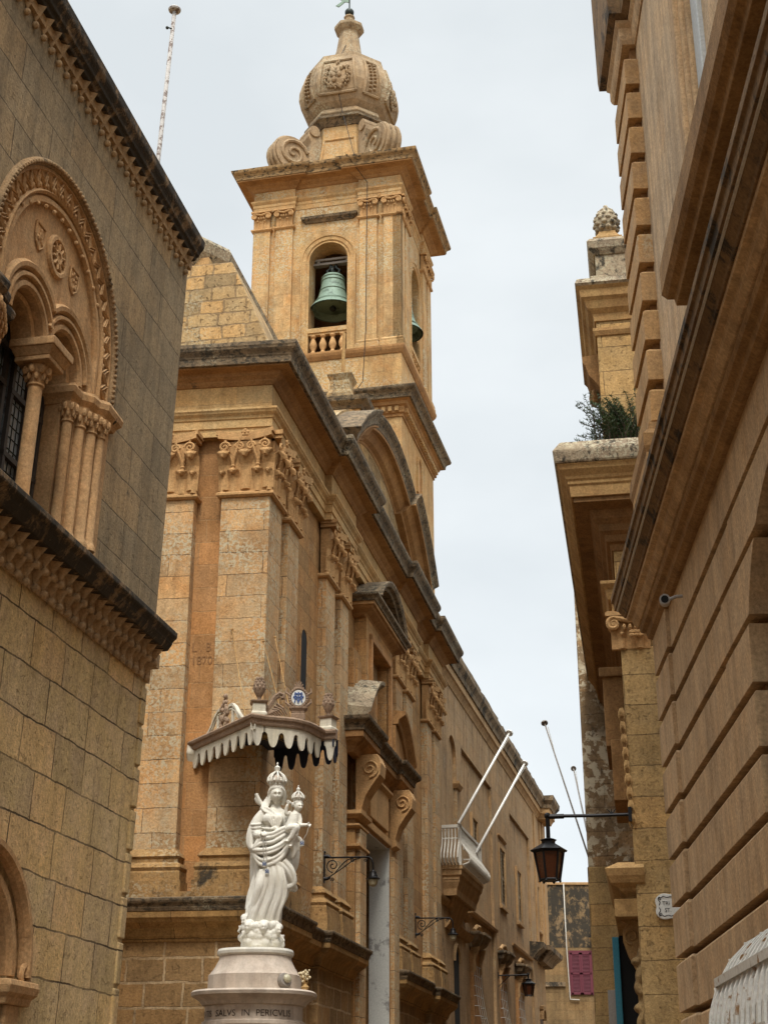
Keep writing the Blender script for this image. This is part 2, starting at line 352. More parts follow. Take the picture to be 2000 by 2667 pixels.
def leaf(mb, u0, z0, W, H, out=.13, o0=.02):
    ctr = [(0, 0, .85), (.02, .35, .9), (.05, .68, 1.0), (.45, .92, 1.05), (.85, 1.0, .95), (1.0, .92, .6), (.95, .82, .25)]
    rings = []
    for o, z, wf in ctr:
        hw = W * .5 * wf; ring = []
        for k in range(7):
            q = -1 + 2 * k / 6; ring.append((u0 + q * hw, o0 + o * out + .035 * (1 - q * q) - .01 * abs(q), z0 + z * H))
        for k in range(6, -1, -1):
            q = -1 + 2 * k / 6; ring.append((u0 + q * hw, o0 + o * out + .035 * (1 - q * q) - .035, z0 + z * H - .012))
        rings.append(ring)
    mb.loft(rings)

def corinthian(w, h, d=.1):
    """capital on a pilaster face: (u across, o outward, z up from the neck)"""
    m = MB()
    m.loft([[(-w * .5, -d, 0), (w * .5, -d, 0), (w * .5, .015, 0), (-w * .5, .015, 0)], [(-w * .52, -d, h * .85), (w * .52, -d, h * .85), (w * .52, .05, h * .85), (-w * .52, .05, h * .85)]])
    def aba(k, z0, z1):
        poly = [(-w * .60 * k, -d)] + [(w * .60 * k * (-1 + 2 * i / 10), .05 + (.12 * k) * (abs(-1 + 2 * i / 10) ** 1.7)) for i in range(11)] + [(w * .60 * k, -d)]
        m.loft([[(u, o, z0) for u, o in poly], [(u, o, z1) for u, o in poly]])
    aba(.97, h * .87, h * .93); aba(1.03, h * .93, h * 1.0)
    for u in (-.26, .26): leaf(m, u * w, 0, w * .25, h * .36, .10)
    for u in (-.5, .5): leaf(m, u * w, 0, w * .16, h * .34, .08)
    for u in (-.46, 0, .46): leaf(m, u * w, h * .05, w * .30, h * .60, .15)
    for s in (-1, 1):
        for uc, rr, oo in ((.44, .12, .13), (.12, .10, .11)):
            sp = spiral((s * uc * w, h * .73), rr * w, .012 * w, 1.6, PI if (s > 0) == (uc > .3) else 0, 1 if (s > 0) != (uc > .3) else -1)
            m.tube([(u, oo, z) for u, z in sp], .020 * (w / .65), 6, .012)
        for uc in (.44, .12):
            m.tube([(s * .27 * w, .05, h * .34), (s * .275 * w, .07, h * .48), (s * (.27 + (uc - .27) * .5) * w, .10, h * .66), (s * uc * w, .12, h * .85)], .018 * (w / .65), 6)
        m.lathe([(.03, 0), (.022, .04), (.034, .06), (.022, .08), (.03, .12)], (s * .27 * w, .065, h * .36), 8)
    for k in range(5):
        a = 2 * PI * k / 5 + .3; m.ball((.055 * w * math.cos(a), .135, h * .95 + .055 * w * math.sin(a)), (.045 * w, .02, .045 * w), 7, 5)
    m.ball((0, .15, h * .95), .028 * w, 7, 5)
    return m

def ionic(w, h, d=.06):
    m = MB()
    m.loft([[(-w * .5, -d, 0), (w * .5, -d, 0), (w * .5, .01, 0), (-w * .5, .01, 0)], [(-w * .5, -d, h * .9), (w * .5, -d, h * .9), (w * .5, .03, h * .9), (-w * .5, .03, h * .9)]])
    m.box(-w * .62, w * .62, -d, .10, h * .9, h)
    for s in (-1, 1):
        m.tube([(u, .075, z) for u, z in spiral((s * .42 * w, h * .68), .17 * w, .015 * w, 1.7, PI / 2, -s)], .028 * w / .42, 6, .014)
        m.ball((s * .42 * w, .06, h * .68), (.15 * w, .03, .15 * w), 10, 6)
        leaf(m, s * .22 * w, 0, w * .22, h * .42, .05)
    m.tube([(-.42 * w, .07, h * .86), (0, .085, h * .74), (.42 * w, .07, h * .86)], .03 * w / .42, 6)
    for u in (-.15, 0, .15): m.ball((u * w, .075, h * .58), (.05 * w, .03, .09 * w), 7, 5)
    return m

FX = lambda x, yc, z: (lambda v: (x + v[1], yc + v[0], z + v[2]))       # face looking +x
FY = lambda xc, y, z: (lambda v: (xc + v[0], y - v[1], z + v[2]))       # face looking -y
def cyma(o0, z0, o1, z1, n=5):
    return [(o0 + (o1 - o0) * (.5 - .5 * math.cos(PI * i / n)), z0 + (z1 - z0) * i / n) for i in range(n + 1)]

# ------------------------------------------------------------------ setting
MB().add([(-400, -400, 0), (400, -400, 0), (400, 400, 0), (-400, 400, 0)], [(0, 1, 2, 3)]).build('ground', 'pave', kind='structure')

# ================================================================== medieval palace on the left
LO = (-2.327, 13.5, 0); LAZ = 11.3
pal = thing('stone_palace', 'weathered medieval palace with arched double window above rows of ball pendants, nearest on the left', 'building', LO, LAZ)
def lean(mb): mb.v = [(x + .03 * (z - 2.5), y, z) for x, y, z in mb.v]; return mb
WY, WZ, WO, ST = -2.88, 7.45, 7.76, .31                                   # window axis and springing
def arcpts(yc, zc, r, a0, a1, n): return [(yc + r * math.cos(a0 + (a1 - a0) * i / n), zc + r * math.sin(a0 + (a1 - a0) * i / n)) for i in range(n + 1)]
m = MB()
m.prism([(-16, 5.9), (-16, 9.96), (0, 9.96), (0, 5.9), (WY + 1.2, 5.9)] + arcpts(WY, WO, 1.2, 0, PI, 28) + [(WY - 1.2, 5.9)], 'x', -.5, .04)
m.box(-7, -.5, -16, 0, 5.4, 9.96)
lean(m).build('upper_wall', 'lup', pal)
DY, DZ = -2.9, 2.6
m = MB()
m.prism([(-16, 0), (-16, 5.45), (0, 5.45), (0, 0), (DY + .66, 0)] + arcpts(DY, DZ, .66, 0, PI, 16) + [(DY - .66, 0)], 'x', -.6, 0)
m.box(-7, -.6, -16, 0, 0, 5.45)
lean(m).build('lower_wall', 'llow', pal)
# eroded corner strip
m = MB()
for i in range(14):
    m.box(-.2, .018 + .006 * random.random(), -.10 - .02 * random.random(), .012, .02 + i * .385, .385 + i * .385 - .014)
lean(m).build('corner_strip', 'llow', pal, bevel=.012)
# crowning cornice with pendants
m = MB().sweep([(-.5, 10.02), (.08, 10.02), (.09, 10.05), (.12, 10.07)] + cyma(.12, 10.08, .165, 10.17) + [(.17, 10.24), (.10, 10.29), (-.5, 10.30)], [(.04, -16), (.04, .0)])
lean(m).build('cornice', 'lcarved', pal, bevel=.008)
def pendants(z1, zb, ot, o0, ys, rb):
    m = MB()
    for y in ys:
        hw = .068
        m.add([(o0, y - hw, z1), (o0, y + hw, z1), (o0 + ot, y, z1), (o0 + .012, y, zb + rb * .7), (o0 - .03, y - hw, z1), (o0 - .03, y + hw, z1)],
              [(0, 2, 3), (2, 1, 3), (0, 1, 2), (0, 3, 4), (1, 5, 3), (4, 3, 5), (0, 4, 5, 1)])
        j = random.uniform(-.006, .006)
        m.ball((o0 + .018, y + j, zb + j), rb * random.uniform(.9, 1.08), 9, 7)
    return m
ys = [-.10 - .16 * i for i in range(98)]
lean(MB().box(-.3, .075, -16, .02, 9.93, 10.02)).build('cornice_bed', 'lfrieze', pal)
lean(pendants(10.015, 9.84, .095, .042, ys, .031)).build('pendant_row', 'lfrieze', pal, kind='stuff')
# string course and its two rows of pendants
m = MB().sweep([(-.5, 5.74), (.18, 5.74), (.20, 5.77), (.22, 5.80)] + cyma(.22, 5.81, .265, 5.87) + [(.265, 5.91), (.2, 5.97), (.0, 6.04), (-.5, 6.04)], [(.0, -16), (.0, .03)])
lean(m).build('string_course', 'lcarved', pal, bevel=.006)
m = MB().sweep([(-.4, 5.60), (.07, 5.60), (.07, 5.735), (-.4, 5.735)], [(0, -16), (0, .06), (-6, .06)])
m.sweep([(-.4, 5.44), (.02, 5.44), (.02, 5.60), (-.4, 5.60)], [(0, -16), (0, .03), (-6, .03)])
lean(m).build('frieze_bed', 'lfrieze', pal)
lean(pendants(5.735, 5.605, .095, .07, [y + .05 for y in ys], .034)).build('pendant_row', 'lfrieze', pal, kind='stuff')
lean(pendants(5.598, 5.455, .085, .02, [y + .02 for y in ys], .034)).build('pendant_row', 'lfrieze', pal, kind='stuff')
# the window
win = bpy.data.objects.new('arched_window', None); COL.objects.link(win); win.parent = pal
hood = MB().arc([(.02, -.05), (.02, .05), (.035, .075), (.06, .08), (.08, .06), (.085, -.05)], (WY, WO), 1.19, 0, PI, 40, stilt=ST + .03)
for i in range(6):
    for sg_ in (-1, 1): hood.ball((.078, WY + sg_ * 1.232, WO - .05 - i * .052), .020, 6, 5)
for i in range(74):
    a = PI * i / 73; hood.ball((.078, WY + 1.232 * math.cos(a), WO + 1.232 * math.sin(a)), .020, 6, 5)
for s in (0, PI):
    hood.ball((.08, WY + 1.235 * math.cos(s), WZ - .06), (.06, .07, .06), 8, 6)
lean(hood).build('hood_mould', 'lhood', win)
band = MB().arc([(.0, -.1), (.0, .03), (.02, .048), (.04, .022), (.18, .022), (.195, .045), (.22, .04), (.22, -.1)], (WY, WO), .985, 0, PI, 40, stilt=ST)
band.arc([(.0, -.1), (.0, .0), (.02, .025), (.06, .025), (.085, .0), (.085, -.1)], (WY, WO), .90, 0, PI, 40, stilt=ST)
lean(band).build('arch_ring', 'lcarve', win)
zz = MB(); NZ = 46
for off in (0, .055):
    rr = lambda i: 1.035 + off * .75 + (.095 if i % 2 else 0)
    pts = [(.030, WY + rr(i), WO - i * .0775) for i in range(4, 0, -1)] + [(.030, WY + rr(i) * math.cos(PI * i / NZ), WO + rr(i) * math.sin(PI * i / NZ)) for i in range(NZ + 1)] + [(.030, WY - rr(i), WO - i * .0775) for i in range(1, 5)]
    zz.tube(pts, .015, 6)
for i in range(1, NZ, 2):
    a = PI * i / NZ; zz.ball((.022, WY + 1.055 * math.cos(a), WO + 1.055 * math.sin(a)), (.02, .026, .026), 6, 5)
    a = PI * (i + 1) / NZ; zz.ball((.022, WY + 1.165 * math.cos(a), WZ + 1.17 * math.sin(a)), (.02, .022, .022), 6, 5)
lean(zz).build('zigzag_band', 'lcarve', win)
LR = .31; LC = (WY - .36, WY + .36)
ty = [(WY + .915, WZ)] + [(WY + .915 * math.cos(PI * i / 30), WO + .915 * math.sin(PI * i / 30)) for i in range(31)] + [(WY - .915, WZ)]
for c in LC: ty += [(c - LR, WZ)] * 0 + [(c + LR * math.cos(PI - PI * i / 16), WZ + LR * math.sin(PI - PI * i / 16)) for i in range(17)]
ty = MB().prism(ty, 'x', -.30, -.02)
lean(ty).build('tympanum', 'lcarve', win)
for c in LC:
    g = MB().arc([(.0, -.2), (.0, -.02), (.02, .005), (.05, .005), (.07, -.02), (.07, -.2)], (c, WZ), LR, 0, PI, 24)
    g.arc([(.09, -.2), (.09, .0), (.10, .022), (.125, .022), (.135, .0), (.135, -.2)], (c, WZ), LR, 0.12 if c > WY else .45, PI - (.45 if c > WY else .12), 24)
    g.arc([(-.05, -.28), (-.05, -.10), (-.02, -.085), (.0, -.11), (.0, -.28)], (c, WZ), LR, 0, PI, 24)
    ra = .50; al = math.acos(.36 / ra); g.arc([(.0, -.2), (.0, .0), (.02, .03), (.055, .035), (.08, .01), (.08, -.2)], (c, WZ), ra - .04, al if c < WY else 0, PI if c < WY else PI - al, 24)
    lean(g).build('light_arch', 'lcarve', win, smooth=False)
ro = MB().arc([(-.02, -.06), (-.02, -.005), (.0, .012), (.03, .012), (.045, -.01), (.045, -.06)], (WY - .02, 8.30), .145, 0, 2 * PI, 32)
star = []
for i in range(20): a = PI * i / 10; star.append((WY - .02 + (.135 if i % 2 else .075) * math.cos(a), 8.30 + (.135 if i % 2 else .075) * math.sin(a)))
ro.prism(star, 'x', -.03, .004); ro.arc([(-.012, -.03), (-.012, .014), (.012, .014), (.012, -.03)], (WY - .02, 8.30), .05, 0, 2 * PI, 16)
for i in range(10):
    a = PI * i / 5 + PI / 10; ro.tube([(.004, WY - .02 + .05 * math.cos(a), 8.30 + .05 * math.sin(a)), (.004, WY - .02 + .12 * math.cos(a), 8.30 + .12 * math.sin(a))], .012, 6)
lean(ro).build('roundel', 'lcarve', win)
for yc in (-3.24, -2.53):
    s = MB(); o = [(-.085, .10), (.085, .10), (.085, -.02), (.06, -.08), (0, -.125), (-.06, -.08), (-.085, -.02)]
    s.prism([(yc + a, 8.29 + b) for a, b in o], 'x', -.05, -.013)
    for a, b in zip(o, o[1:] + o[:1]): s.tube([(-.010, yc + a[0], 8.29 + a[1]), (-.010, yc + b[0], 8.29 + b[1])], .010, 6)
    for k in range(9): s.ball((-.012, yc + random.uniform(-.05, .05), 8.29 + random.uniform(-.06, .07)), (.014, .018, .022), 6, 5)
    lean(s).build('carved_shield', 'lcarve', win)
def shaft(y, x, r, z0, z1, nm='jamb_shaft'):
    c = MB().lathe([(r * 1.5, 0), (r * 1.5, .04), (r * 1.25, .06), (r, .09), (r * .97, z1 - z0 - .18), (r * 1.2, z1 - z0 - .17), (r * 1.2, z1 - z0 - .155), (r, z1 - z0 - .15)], (x, y, z0), 14)
    o = lean(c).build(nm, 'lcarve', win, smooth=True, auto=40)
    k = MB().lathe([(r, z1 - z0 - .15), (r * 1.1, z1 - z0 - .11), (r * 1.5, z1 - z0 - .05), (r * 1.75, z1 - z0)], (x, y, z0), 12)
    for q in range(8):
        a = 2 * PI * q / 8; k.ball((x + r * 1.7 * math.cos(a), y + r * 1.7 * math.sin(a), z1 - .045), (r * .42, r * .42, .04), 6, 5)
        k.ball((x + r * 1.35 * math.cos(a + .4), y + r * 1.35 * math.sin(a + .4), z1 - .10), (r * .3, r * .3, .035), 6, 5)
    lean(k).build('shaft_capital', 'lcarve', o)
    return o
cs = shaft(WY, -.06, .060, 6.08, 7.27, 'centre_column')
a = MB().box(-.20, .10, WY - .15, WY + .15, 7.27, 7.31); a.loft([[(-.20, WY - .15, 7.31), (.10, WY - .15, 7.31), (.10, WY + .15, 7.31), (-.20, WY + .15, 7.31)], [(-.23, WY - .19, 7.38), (.14, WY - .19, 7.38), (.14, WY + .19, 7.38), (-.23, WY + .19, 7.38)]])
a.box(-.24, .15, WY - .20, WY + .20, 7.38, WZ)
lean(a).build('abacus', 'lcarve', cs, bevel=.008)
for s in (-1, 1):
    for d, x, r in ((.72, -.09, .045), (.86, -.04, .05), (.99, .01, .052), (1.10, .05, .045)):
        shaft(WY + s * d, x, r, 6.08, 7.30)
    j = MB().prism([(-.30, WY + s * .67), (-.14, WY + s * .67), (-.14, WY + s * .78), (-.06, WY + s * .80), (-.06, WY + s * .92), (-.005, WY + s * .93), (-.005, WY + s * 1.06), (.05, WY + s * 1.07), (.055, WY + s * 1.28), (-.3, WY + s * 1.28)], 'z', 6.06, 7.30)
    lean(j).build('window_jamb', 'lcarve', win)
    pth = [(-.30, WY + .66), (-.06, WY + .66), (-.06, WY + .80), (.02, WY + .88), (.03, WY + .99), (.09, WY + 1.05), (.08, WY + 1.33), (-.3, WY + 1.33)]
    if s < 0: pth = [(x, 2 * WY - y) for x, y in reversed(pth)]
    j = MB().sweep([(-.05, 7.29), (.0, 7.29), (.015, 7.33), (.05, 7.37), (.06, 7.42), (.05, WZ), (-.05, WZ)], pth)
    lean(j).build('impost', 'lcarve' if s > 0 else 'lcarved', win)
j = MB()
for c in LC:
    for y in (c - LR, c - .02, c + LR - .045): j.box(-.34, -.29, y, y + .045, 6.06, 7.78)
    for z in (6.06, 6.55, 7.10, 7.42): j.box(-.345, -.285, c - LR, c + LR, z, z + .045)
lean(j).build('window_timber', 'leadw', win)
j = MB()
for c in LC: j.box(-.37, -.325, c - LR, c + LR, 6.06, 7.8)
lean(j).build('leaded_pane', 'glass', win)
j = MB()
for c in LC:
    for k in range(1, 8): j.box(-.325, -.318, c - LR + k * .0775 - .003, c - LR + k * .0775 + .003, 6.06, 7.78)
    for k in range(1, 18): j.box(-.325, -.318, c - LR, c + LR, 6.06 + k * .1 - .003, 6.06 + k * .1 + .003)
lean(j).build('lead_cames', 'bdark', win)
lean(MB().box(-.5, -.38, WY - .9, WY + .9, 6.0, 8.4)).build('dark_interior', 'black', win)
# street door at the lower edge
door = bpy.data.objects.new('arched_doorway', None); COL.objects.link(door); door.parent = pal
d = MB().arc([(.0, -.1), (.0, .05), (.03, .085), (.07, .085), (.10, .05), (.11, -.1)], (DY, DZ), .84, 0, PI, 28)
d.arc([(.0, -.3), (.0, -.01), (.03, .03), (.09, .03), (.12, .0), (.19, .0), (.19, -.3)], (DY, DZ), .65, 0, PI, 28)
for s in (-1, 1): d.tube([(.05, y, z) for y, z in spiral((DY + s * .875, DZ + .01), .085, .02, 1.2, PI / 2, s)], .022, 6)
lean(d).build('door_arch', 'lcarve', door)
d = MB()
for s in (-1, 1):
    p = [(-.3, DY + .60), (.04, DY + .60), (.04, DY + 1.0), (-.3, DY + 1.0)]
    if s < 0: p = [(x, 2 * DY - y) for x, y in reversed(p)]
    d.sweep([(-.04, 2.40), (.01, 2.40), (.02, 2.45), (.05, 2.48), (.06, 2.53), (.05, 2.57), (-.04, 2.58)], p)
    d.box(-.3, .03, DY + s * .66 - (.0 if s > 0 else .22), DY + s * .66 + (.22 if s > 0 else .0), 0, 2.40)
lean(d).build('door_jamb', 'lcarve', door, bevel=.008)
lean(MB().box(-.55, -.42, DY - .66, DY + .66, 0, 3.3)).build('door_leaf', 'wood', door)
# rusty iron pin under the corner
fp = thing('flagpole', 'tall peeling flagpole with a round cap rising behind the left palace roof', 'flagpole', (-3.66, 20, 0))
MB().tube([(0, 0, 12.0), (-.04, 0, 15.0), (.10, 0, 19.10)], .042, 10, .034).build('pole', 'pole', fp, smooth=True)
MB().lathe([(.03, 0), (.10, .02), (.11, .05), (.09, .08), (.03, .10)], (.10, 0, 19.08), 16).build('cap', 'pole', fp, smooth=True, auto=40)
MB().tube([(.08, -.03, 18.7), (.02, -.03, 18.72)], .012, 6).ball((.0, -.03, 18.72), .03, 7, 5).build('pulley', 'bdark', fp)

# ================================================================== church
CO = (-1.618, 18.5, 0); CAZ = 11.3; YM = 7.09
ch = thing('stone_church', 'honey stone baroque church with tall pilasters and a broken curved gable, behind the marble statue', 'church', CO, CAZ)
PX, WX = .07, -.06
# body
m = MB()
m.box(-9, WX, 1.2, 5.95, 0, 11.0); m.box(-9, WX, 8.15, 14.25, 0, 11.0); m.box(-9, WX, 5.94, 8.16, 6.2, 11.0); m.box(-9, -1.1, 5.94, 8.16, 0, 6.2)
m.box(-9, WX, .12, 1.21, 4, 11)
m.build('wall', 'wallc', ch)
sk = lambda x: .08 * x
m = MB().loft([[(x, y, z) for x, y in ((-7, sk(-7) + .16), (-.1, .15), (-.1, 1.3), (-7, 1.3))] for z in (4.0, 11.0)])
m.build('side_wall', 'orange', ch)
NECK = 9.55; CAPT = 10.44
capw = corinthian(.62, CAPT - NECK)
cap_me = None
fac = [(.99, 1.60), (3.33, 3.93), (4.35, 4.92), (9.11, 9.74), (10.18, 10.85), (12.53, 13.17), (13.51, 14.13)]
def base_prof(z): return [(-.02, z), (.10, z), (.10, z + .10), (.09, z + .12), (.11, z + .16), (.09, z + .20), (.05, z + .23), (.05, z + .27), (.075, z + .30), (.05, z + .34), (.0, z + .40), (-.02, z + .40)]
neckp = [(-.02, NECK - .07), (.03, NECK - .07), (.06, NECK - .045), (.06, NECK - .015), (.03, NECK + .01), (-.02, NECK + .01)]
def pilaster(y0, y1, x=PX, back=-.1):
    p = MB().box(back, x, y0, y1, 4.1, NECK - .02).build('pilaster', 'pil', ch, bevel=.006)
    pth = [(back, y0), (x, y0), (x, y1), (back, y1)]
    MB().sweep(neckp, pth).build('neck_moulding', 'carve', p)
    MB().sweep(base_prof(4.36), pth).sweep([(-.02, 4.1), (.12, 4.1), (.12, 4.36), (-.02, 4.37)], pth).build('pilaster_base', 'pedc', p, bevel=.004)
    c = MB().merge(capw, lambda v: (x + v[1], (y0 + y1) / 2 + v[0] * (y1 - y0) / .62, NECK + v[2])).build('capital', 'carve', p)
    return p
for y0, y1 in fac: pilaster(y0, y1)
# corner pier: two faces
p = MB().loft([[(x, y, z) for x, y in ((-.60, sk(-.6)), (PX, 0), (PX, .64), (-.60, .64))] for z in (4.1, NECK - .02)]).build('pilaster', 'pil', ch, bevel=.008)
pth = [(-.60, .3), (-.60, sk(-.6)), (PX, 0), (PX, .64), (-.1, .64)]
MB().sweep(neckp, pth).build('neck_moulding', 'carve', p)
MB().sweep(base_prof(4.36), pth).sweep([(-.02, 4.1), (.12, 4.1), (.12, 4.36), (-.02, 4.37)], pth).build('pilaster_base', 'pedc', p)
c = MB().merge(capw, lambda v: (PX + v[1], .32 + v[0], NECK + v[2])); c.merge(capw, lambda v: (-.265 + v[0] * 1.06, sk(-.26) - v[1], NECK + v[2])); c.build('capital', 'carve', p)
p = MB().loft([[(x, y, z) for x, y in ((-1.66, sk(-1.66)), (-.98, sk(-.98)), (-.98, .5), (-1.66, .5))] for z in (4.1, NECK - .02)]).build('pilaster', 'pil', ch, bevel=.008)
pth = [(-1.66, .3), (-1.66, sk(-1.66)), (-.98, sk(-.98)), (-.98, .3)]
MB().sweep(neckp, pth).build('neck_moulding', 'carve', p); MB().sweep(base_prof(4.36), pth).sweep([(-.02, 4.1), (.12, 4.1), (.12, 4.36), (-.02, 4.37)], pth).build('pilaster_base', 'pedc', p)
MB().merge(capw, lambda v: (-1.32 + v[0] * 1.08, sk(-1.32) - v[1], NECK + v[2])).build('capital', 'carve', p)
p = MB().loft([[(x, y, z) for x, y in ((-7, sk(-7) + .03), (-1.95, sk(-1.95) + .03), (-1.95, .5), (-7, .5))] for z in (4.1, CAPT)]).build('side_panel', 'pil', ch)
# entablature
EP = [(-7, -.52), (.05, 0.02), (.05, 3.22), (.16, 3.22), (.16, 5.03), (.05, 5.03), (.05, 9.0), (.16, 9.0), (.16, 10.96), (.05, 10.96), (.05, 12.42), (.15, 12.42), (.15, 14.24), (-1.4, 14.24)]
m = MB().sweep([(-.3, 10.42), (.0, 10.42), (.0, 10.53), (.02, 10.54), (.02, 10.66), (.035, 10.67)] + cyma(.04, 10.69, .09, 10.76, 4) + [(.105, 10.78), (.105, 10.81), (.0, 10.83), (-.3, 10.83)], EP)
m.build('architrave', 'entab', ch)
MB().sweep([(-.4, 10.80), (.0, 10.80), (.0, 11.20), (-.4, 11.20)], EP).build('frieze', 'entab', ch)
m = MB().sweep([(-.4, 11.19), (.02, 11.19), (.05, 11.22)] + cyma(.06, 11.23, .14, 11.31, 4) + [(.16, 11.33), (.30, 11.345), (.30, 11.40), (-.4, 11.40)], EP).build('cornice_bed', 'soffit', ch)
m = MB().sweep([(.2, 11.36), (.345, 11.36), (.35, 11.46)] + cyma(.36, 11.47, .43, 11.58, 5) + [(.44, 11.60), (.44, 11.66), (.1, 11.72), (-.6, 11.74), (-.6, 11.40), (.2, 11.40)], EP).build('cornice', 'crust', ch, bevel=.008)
MB().box(-9, -.3, 0.4, 14.2, 10.9, 11.70).build('roof', 'rubble', ch)
# pedestal course
def ped(path, name, parent=ch):
    d = MB().sweep([(-.5, 0), (.0, 0), (.0, 3.62), (-.5, 3.62)], path).build(name, 'pedw', parent, bevel=.01)
    MB().sweep([(-.5, 3.60), (.02, 3.60), (.04, 3.64), (.06, 3.66), (.07, 3.70)] + cyma(.08, 3.72, .20, 3.84, 4) + [(.22, 3.86), (.22, 3.93), (-.5, 3.95)], path).build('pedestal_moulding', 'pedd', d, bevel=.005)
    MB().sweep([(-.5, 3.93), (.225, 3.93), (.24, 3.97)] + cyma(.24, 3.98, .28, 4.05, 3) + [(.28, 4.08), (.05, 4.12), (-.5, 4.12)], path).build('pedestal_cornice', 'crust', d, bevel=.006)
    return d
ped([(-7, -.88), (.08, -.34), (.08, 1.68), (-.04, 1.68), (-.04, 3.16), (.08, 3.16), (.08, 5.30), (-.3, 5.30)], 'pedestal_course')
ped([(-.3, 9.00), (.08, 9.00), (.08, 11.28), (-.04, 11.28), (-.04, 12.62), (.08, 12.62), (.08, 14.5), (-.5, 14.5)], 'pedestal_course')
m = MB().loft([[(x, y, z) for x, y in ((-7, sk(-7) - .14), (PX + .03, -.12), (PX + .03, 1.2), (-7, 1.2))] for z in (4.0, 4.22)]); m.build('side_plinth', 'pedc', ch)
# curved gable over the cornice
gr = bpy.data.objects.new('curved_gable', None); COL.objects.link(gr); gr.parent = ch
GZ, GR = 8.02, 5.55
def aa(y): return math.acos((y - YM) / GR)
gp = lambda x: [(-.50, -.3), (-.50, x - .30), (-.46, x - .28), (-.42, x - .20), (-.34, x - .14), (-.30, x - .10), (-.30, x - .01), (-.27, x)]
gc = lambda x: [(-.29, -.3), (-.29, x - .04), (-.24, x), (-.19, x)] + [(-.16 + .12 * i / 4, x + .01 + .08 * (.5 - .5 * math.cos(PI * i / 4))) for i in range(5)] + [(-.03, x + .10), (.0, x + .10), (.02, -.3)]
for a0, a1, x in ((10.98, 8.98, .53), (9.0, 5.05, .41), (5.07, 3.24, .53)):
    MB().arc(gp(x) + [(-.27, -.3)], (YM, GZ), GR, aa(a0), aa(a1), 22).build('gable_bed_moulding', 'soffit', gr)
    MB().arc(gc(x), (YM, GZ), GR, aa(a0), aa(a1), 22).build('gable_moulding', 'crust', gr)
MB().prism([(3.1, 11.4)] + [(YM + (GR - .3) * math.cos(aa(3.2) + (aa(10.98) - aa(3.2)) * i / 24), GZ + (GR - .3) * math.sin(aa(3.2) + (aa(10.98) - aa(3.2)) * i / 24)) for i in range(25)] + [(11.1, 11.4)], 'x', -1.2, -.02).build('gable_wall', 'wallc', gr)
m = MB().prism([(YM + (GR + .05) * math.cos(aa(3.0) + (aa(11.1) - aa(3.0)) * i / 24), GZ + (GR + .05) * math.sin(aa(3.0) + (aa(11.1) - aa(3.0)) * i / 24)) for i in range(25)] + [(11.2, 11.5), (3.0, 11.5)], 'x', -1.3, .10)
m.build('gable_back', 'rubble', gr)
# oval bullseye behind gable wall centre
MB().arc([(-.05, -.1), (-.05, .03), (.05, .05), (.10, .02), (.10, -.1)], (YM, 12.3), .42, 0, 2 * PI, 24).build('gable_oculus', 'carve', gr)
# acroterion block on the gable with its broken finial
ac = bpy.data.objects.new('acroterion', None); COL.objects.link(ac); ac.parent = ch
MB().box(-1.05, -.12, 6.55, 7.75, 13.2, 14.06).build('block', 'wallc', ac, bevel=.015)
MB().sweep([(-.3, 14.02), (.03, 14.02), (.06, 14.08), (.16, 14.15), (.18, 14.24), (.0, 14.30), (-.3, 14.30)], [(-1.05, 7.75), (-1.05, 6.55), (-.12, 6.55), (-.12, 7.75)], loop=True).build('block_cornice', 'crust', ac)
m = MB().lathe([(.50, 14.28), (.46, 14.40), (.38, 14.46), (.34, 14.58), (.28, 14.66), (.27, 14.86), (.34, 14.95), (.36, 15.0), (.1, 15.02)], (-.6, 7.1, 0), 4, a0=PI / 4); m.build('urn_foot', 'rubble', ac, bevel=.02)
MB().tube([(-.55, 6.95, 15.0), (-.53, 6.95, 15.9)], .035, 6).build('iron_stump', 'yelp', ac)
# raking buttress block and rear parapet over the left bay
m = MB().prism([(-5, 11.6), (-5, 13.72), (-.80, 13.64), (.0, 11.78), (.0, 11.6)], 'y', .55, 2.6); m.build('raking_buttress', 'rubble', ch, bevel=.03)
bl = bpy.data.objects.new('nave_parapet', None); COL.objects.link(bl); bl.parent = ch
MB().box(-8, -2.50, 4.4, 9, 11, 16.3).build('parapet_wall', 'towerp', bl)
MB().sweep([(-.3, 15.95), (.03, 15.95), (.05, 16.15), (.24, 16.42), (.28, 16.62), (.24, 16.70), (-.3, 16.75)], [(-8, 4.4), (-2.85, 4.4), (-2.50, 4.9), (-2.50, 9)]).build('parapet_coping', 'coping', bl)
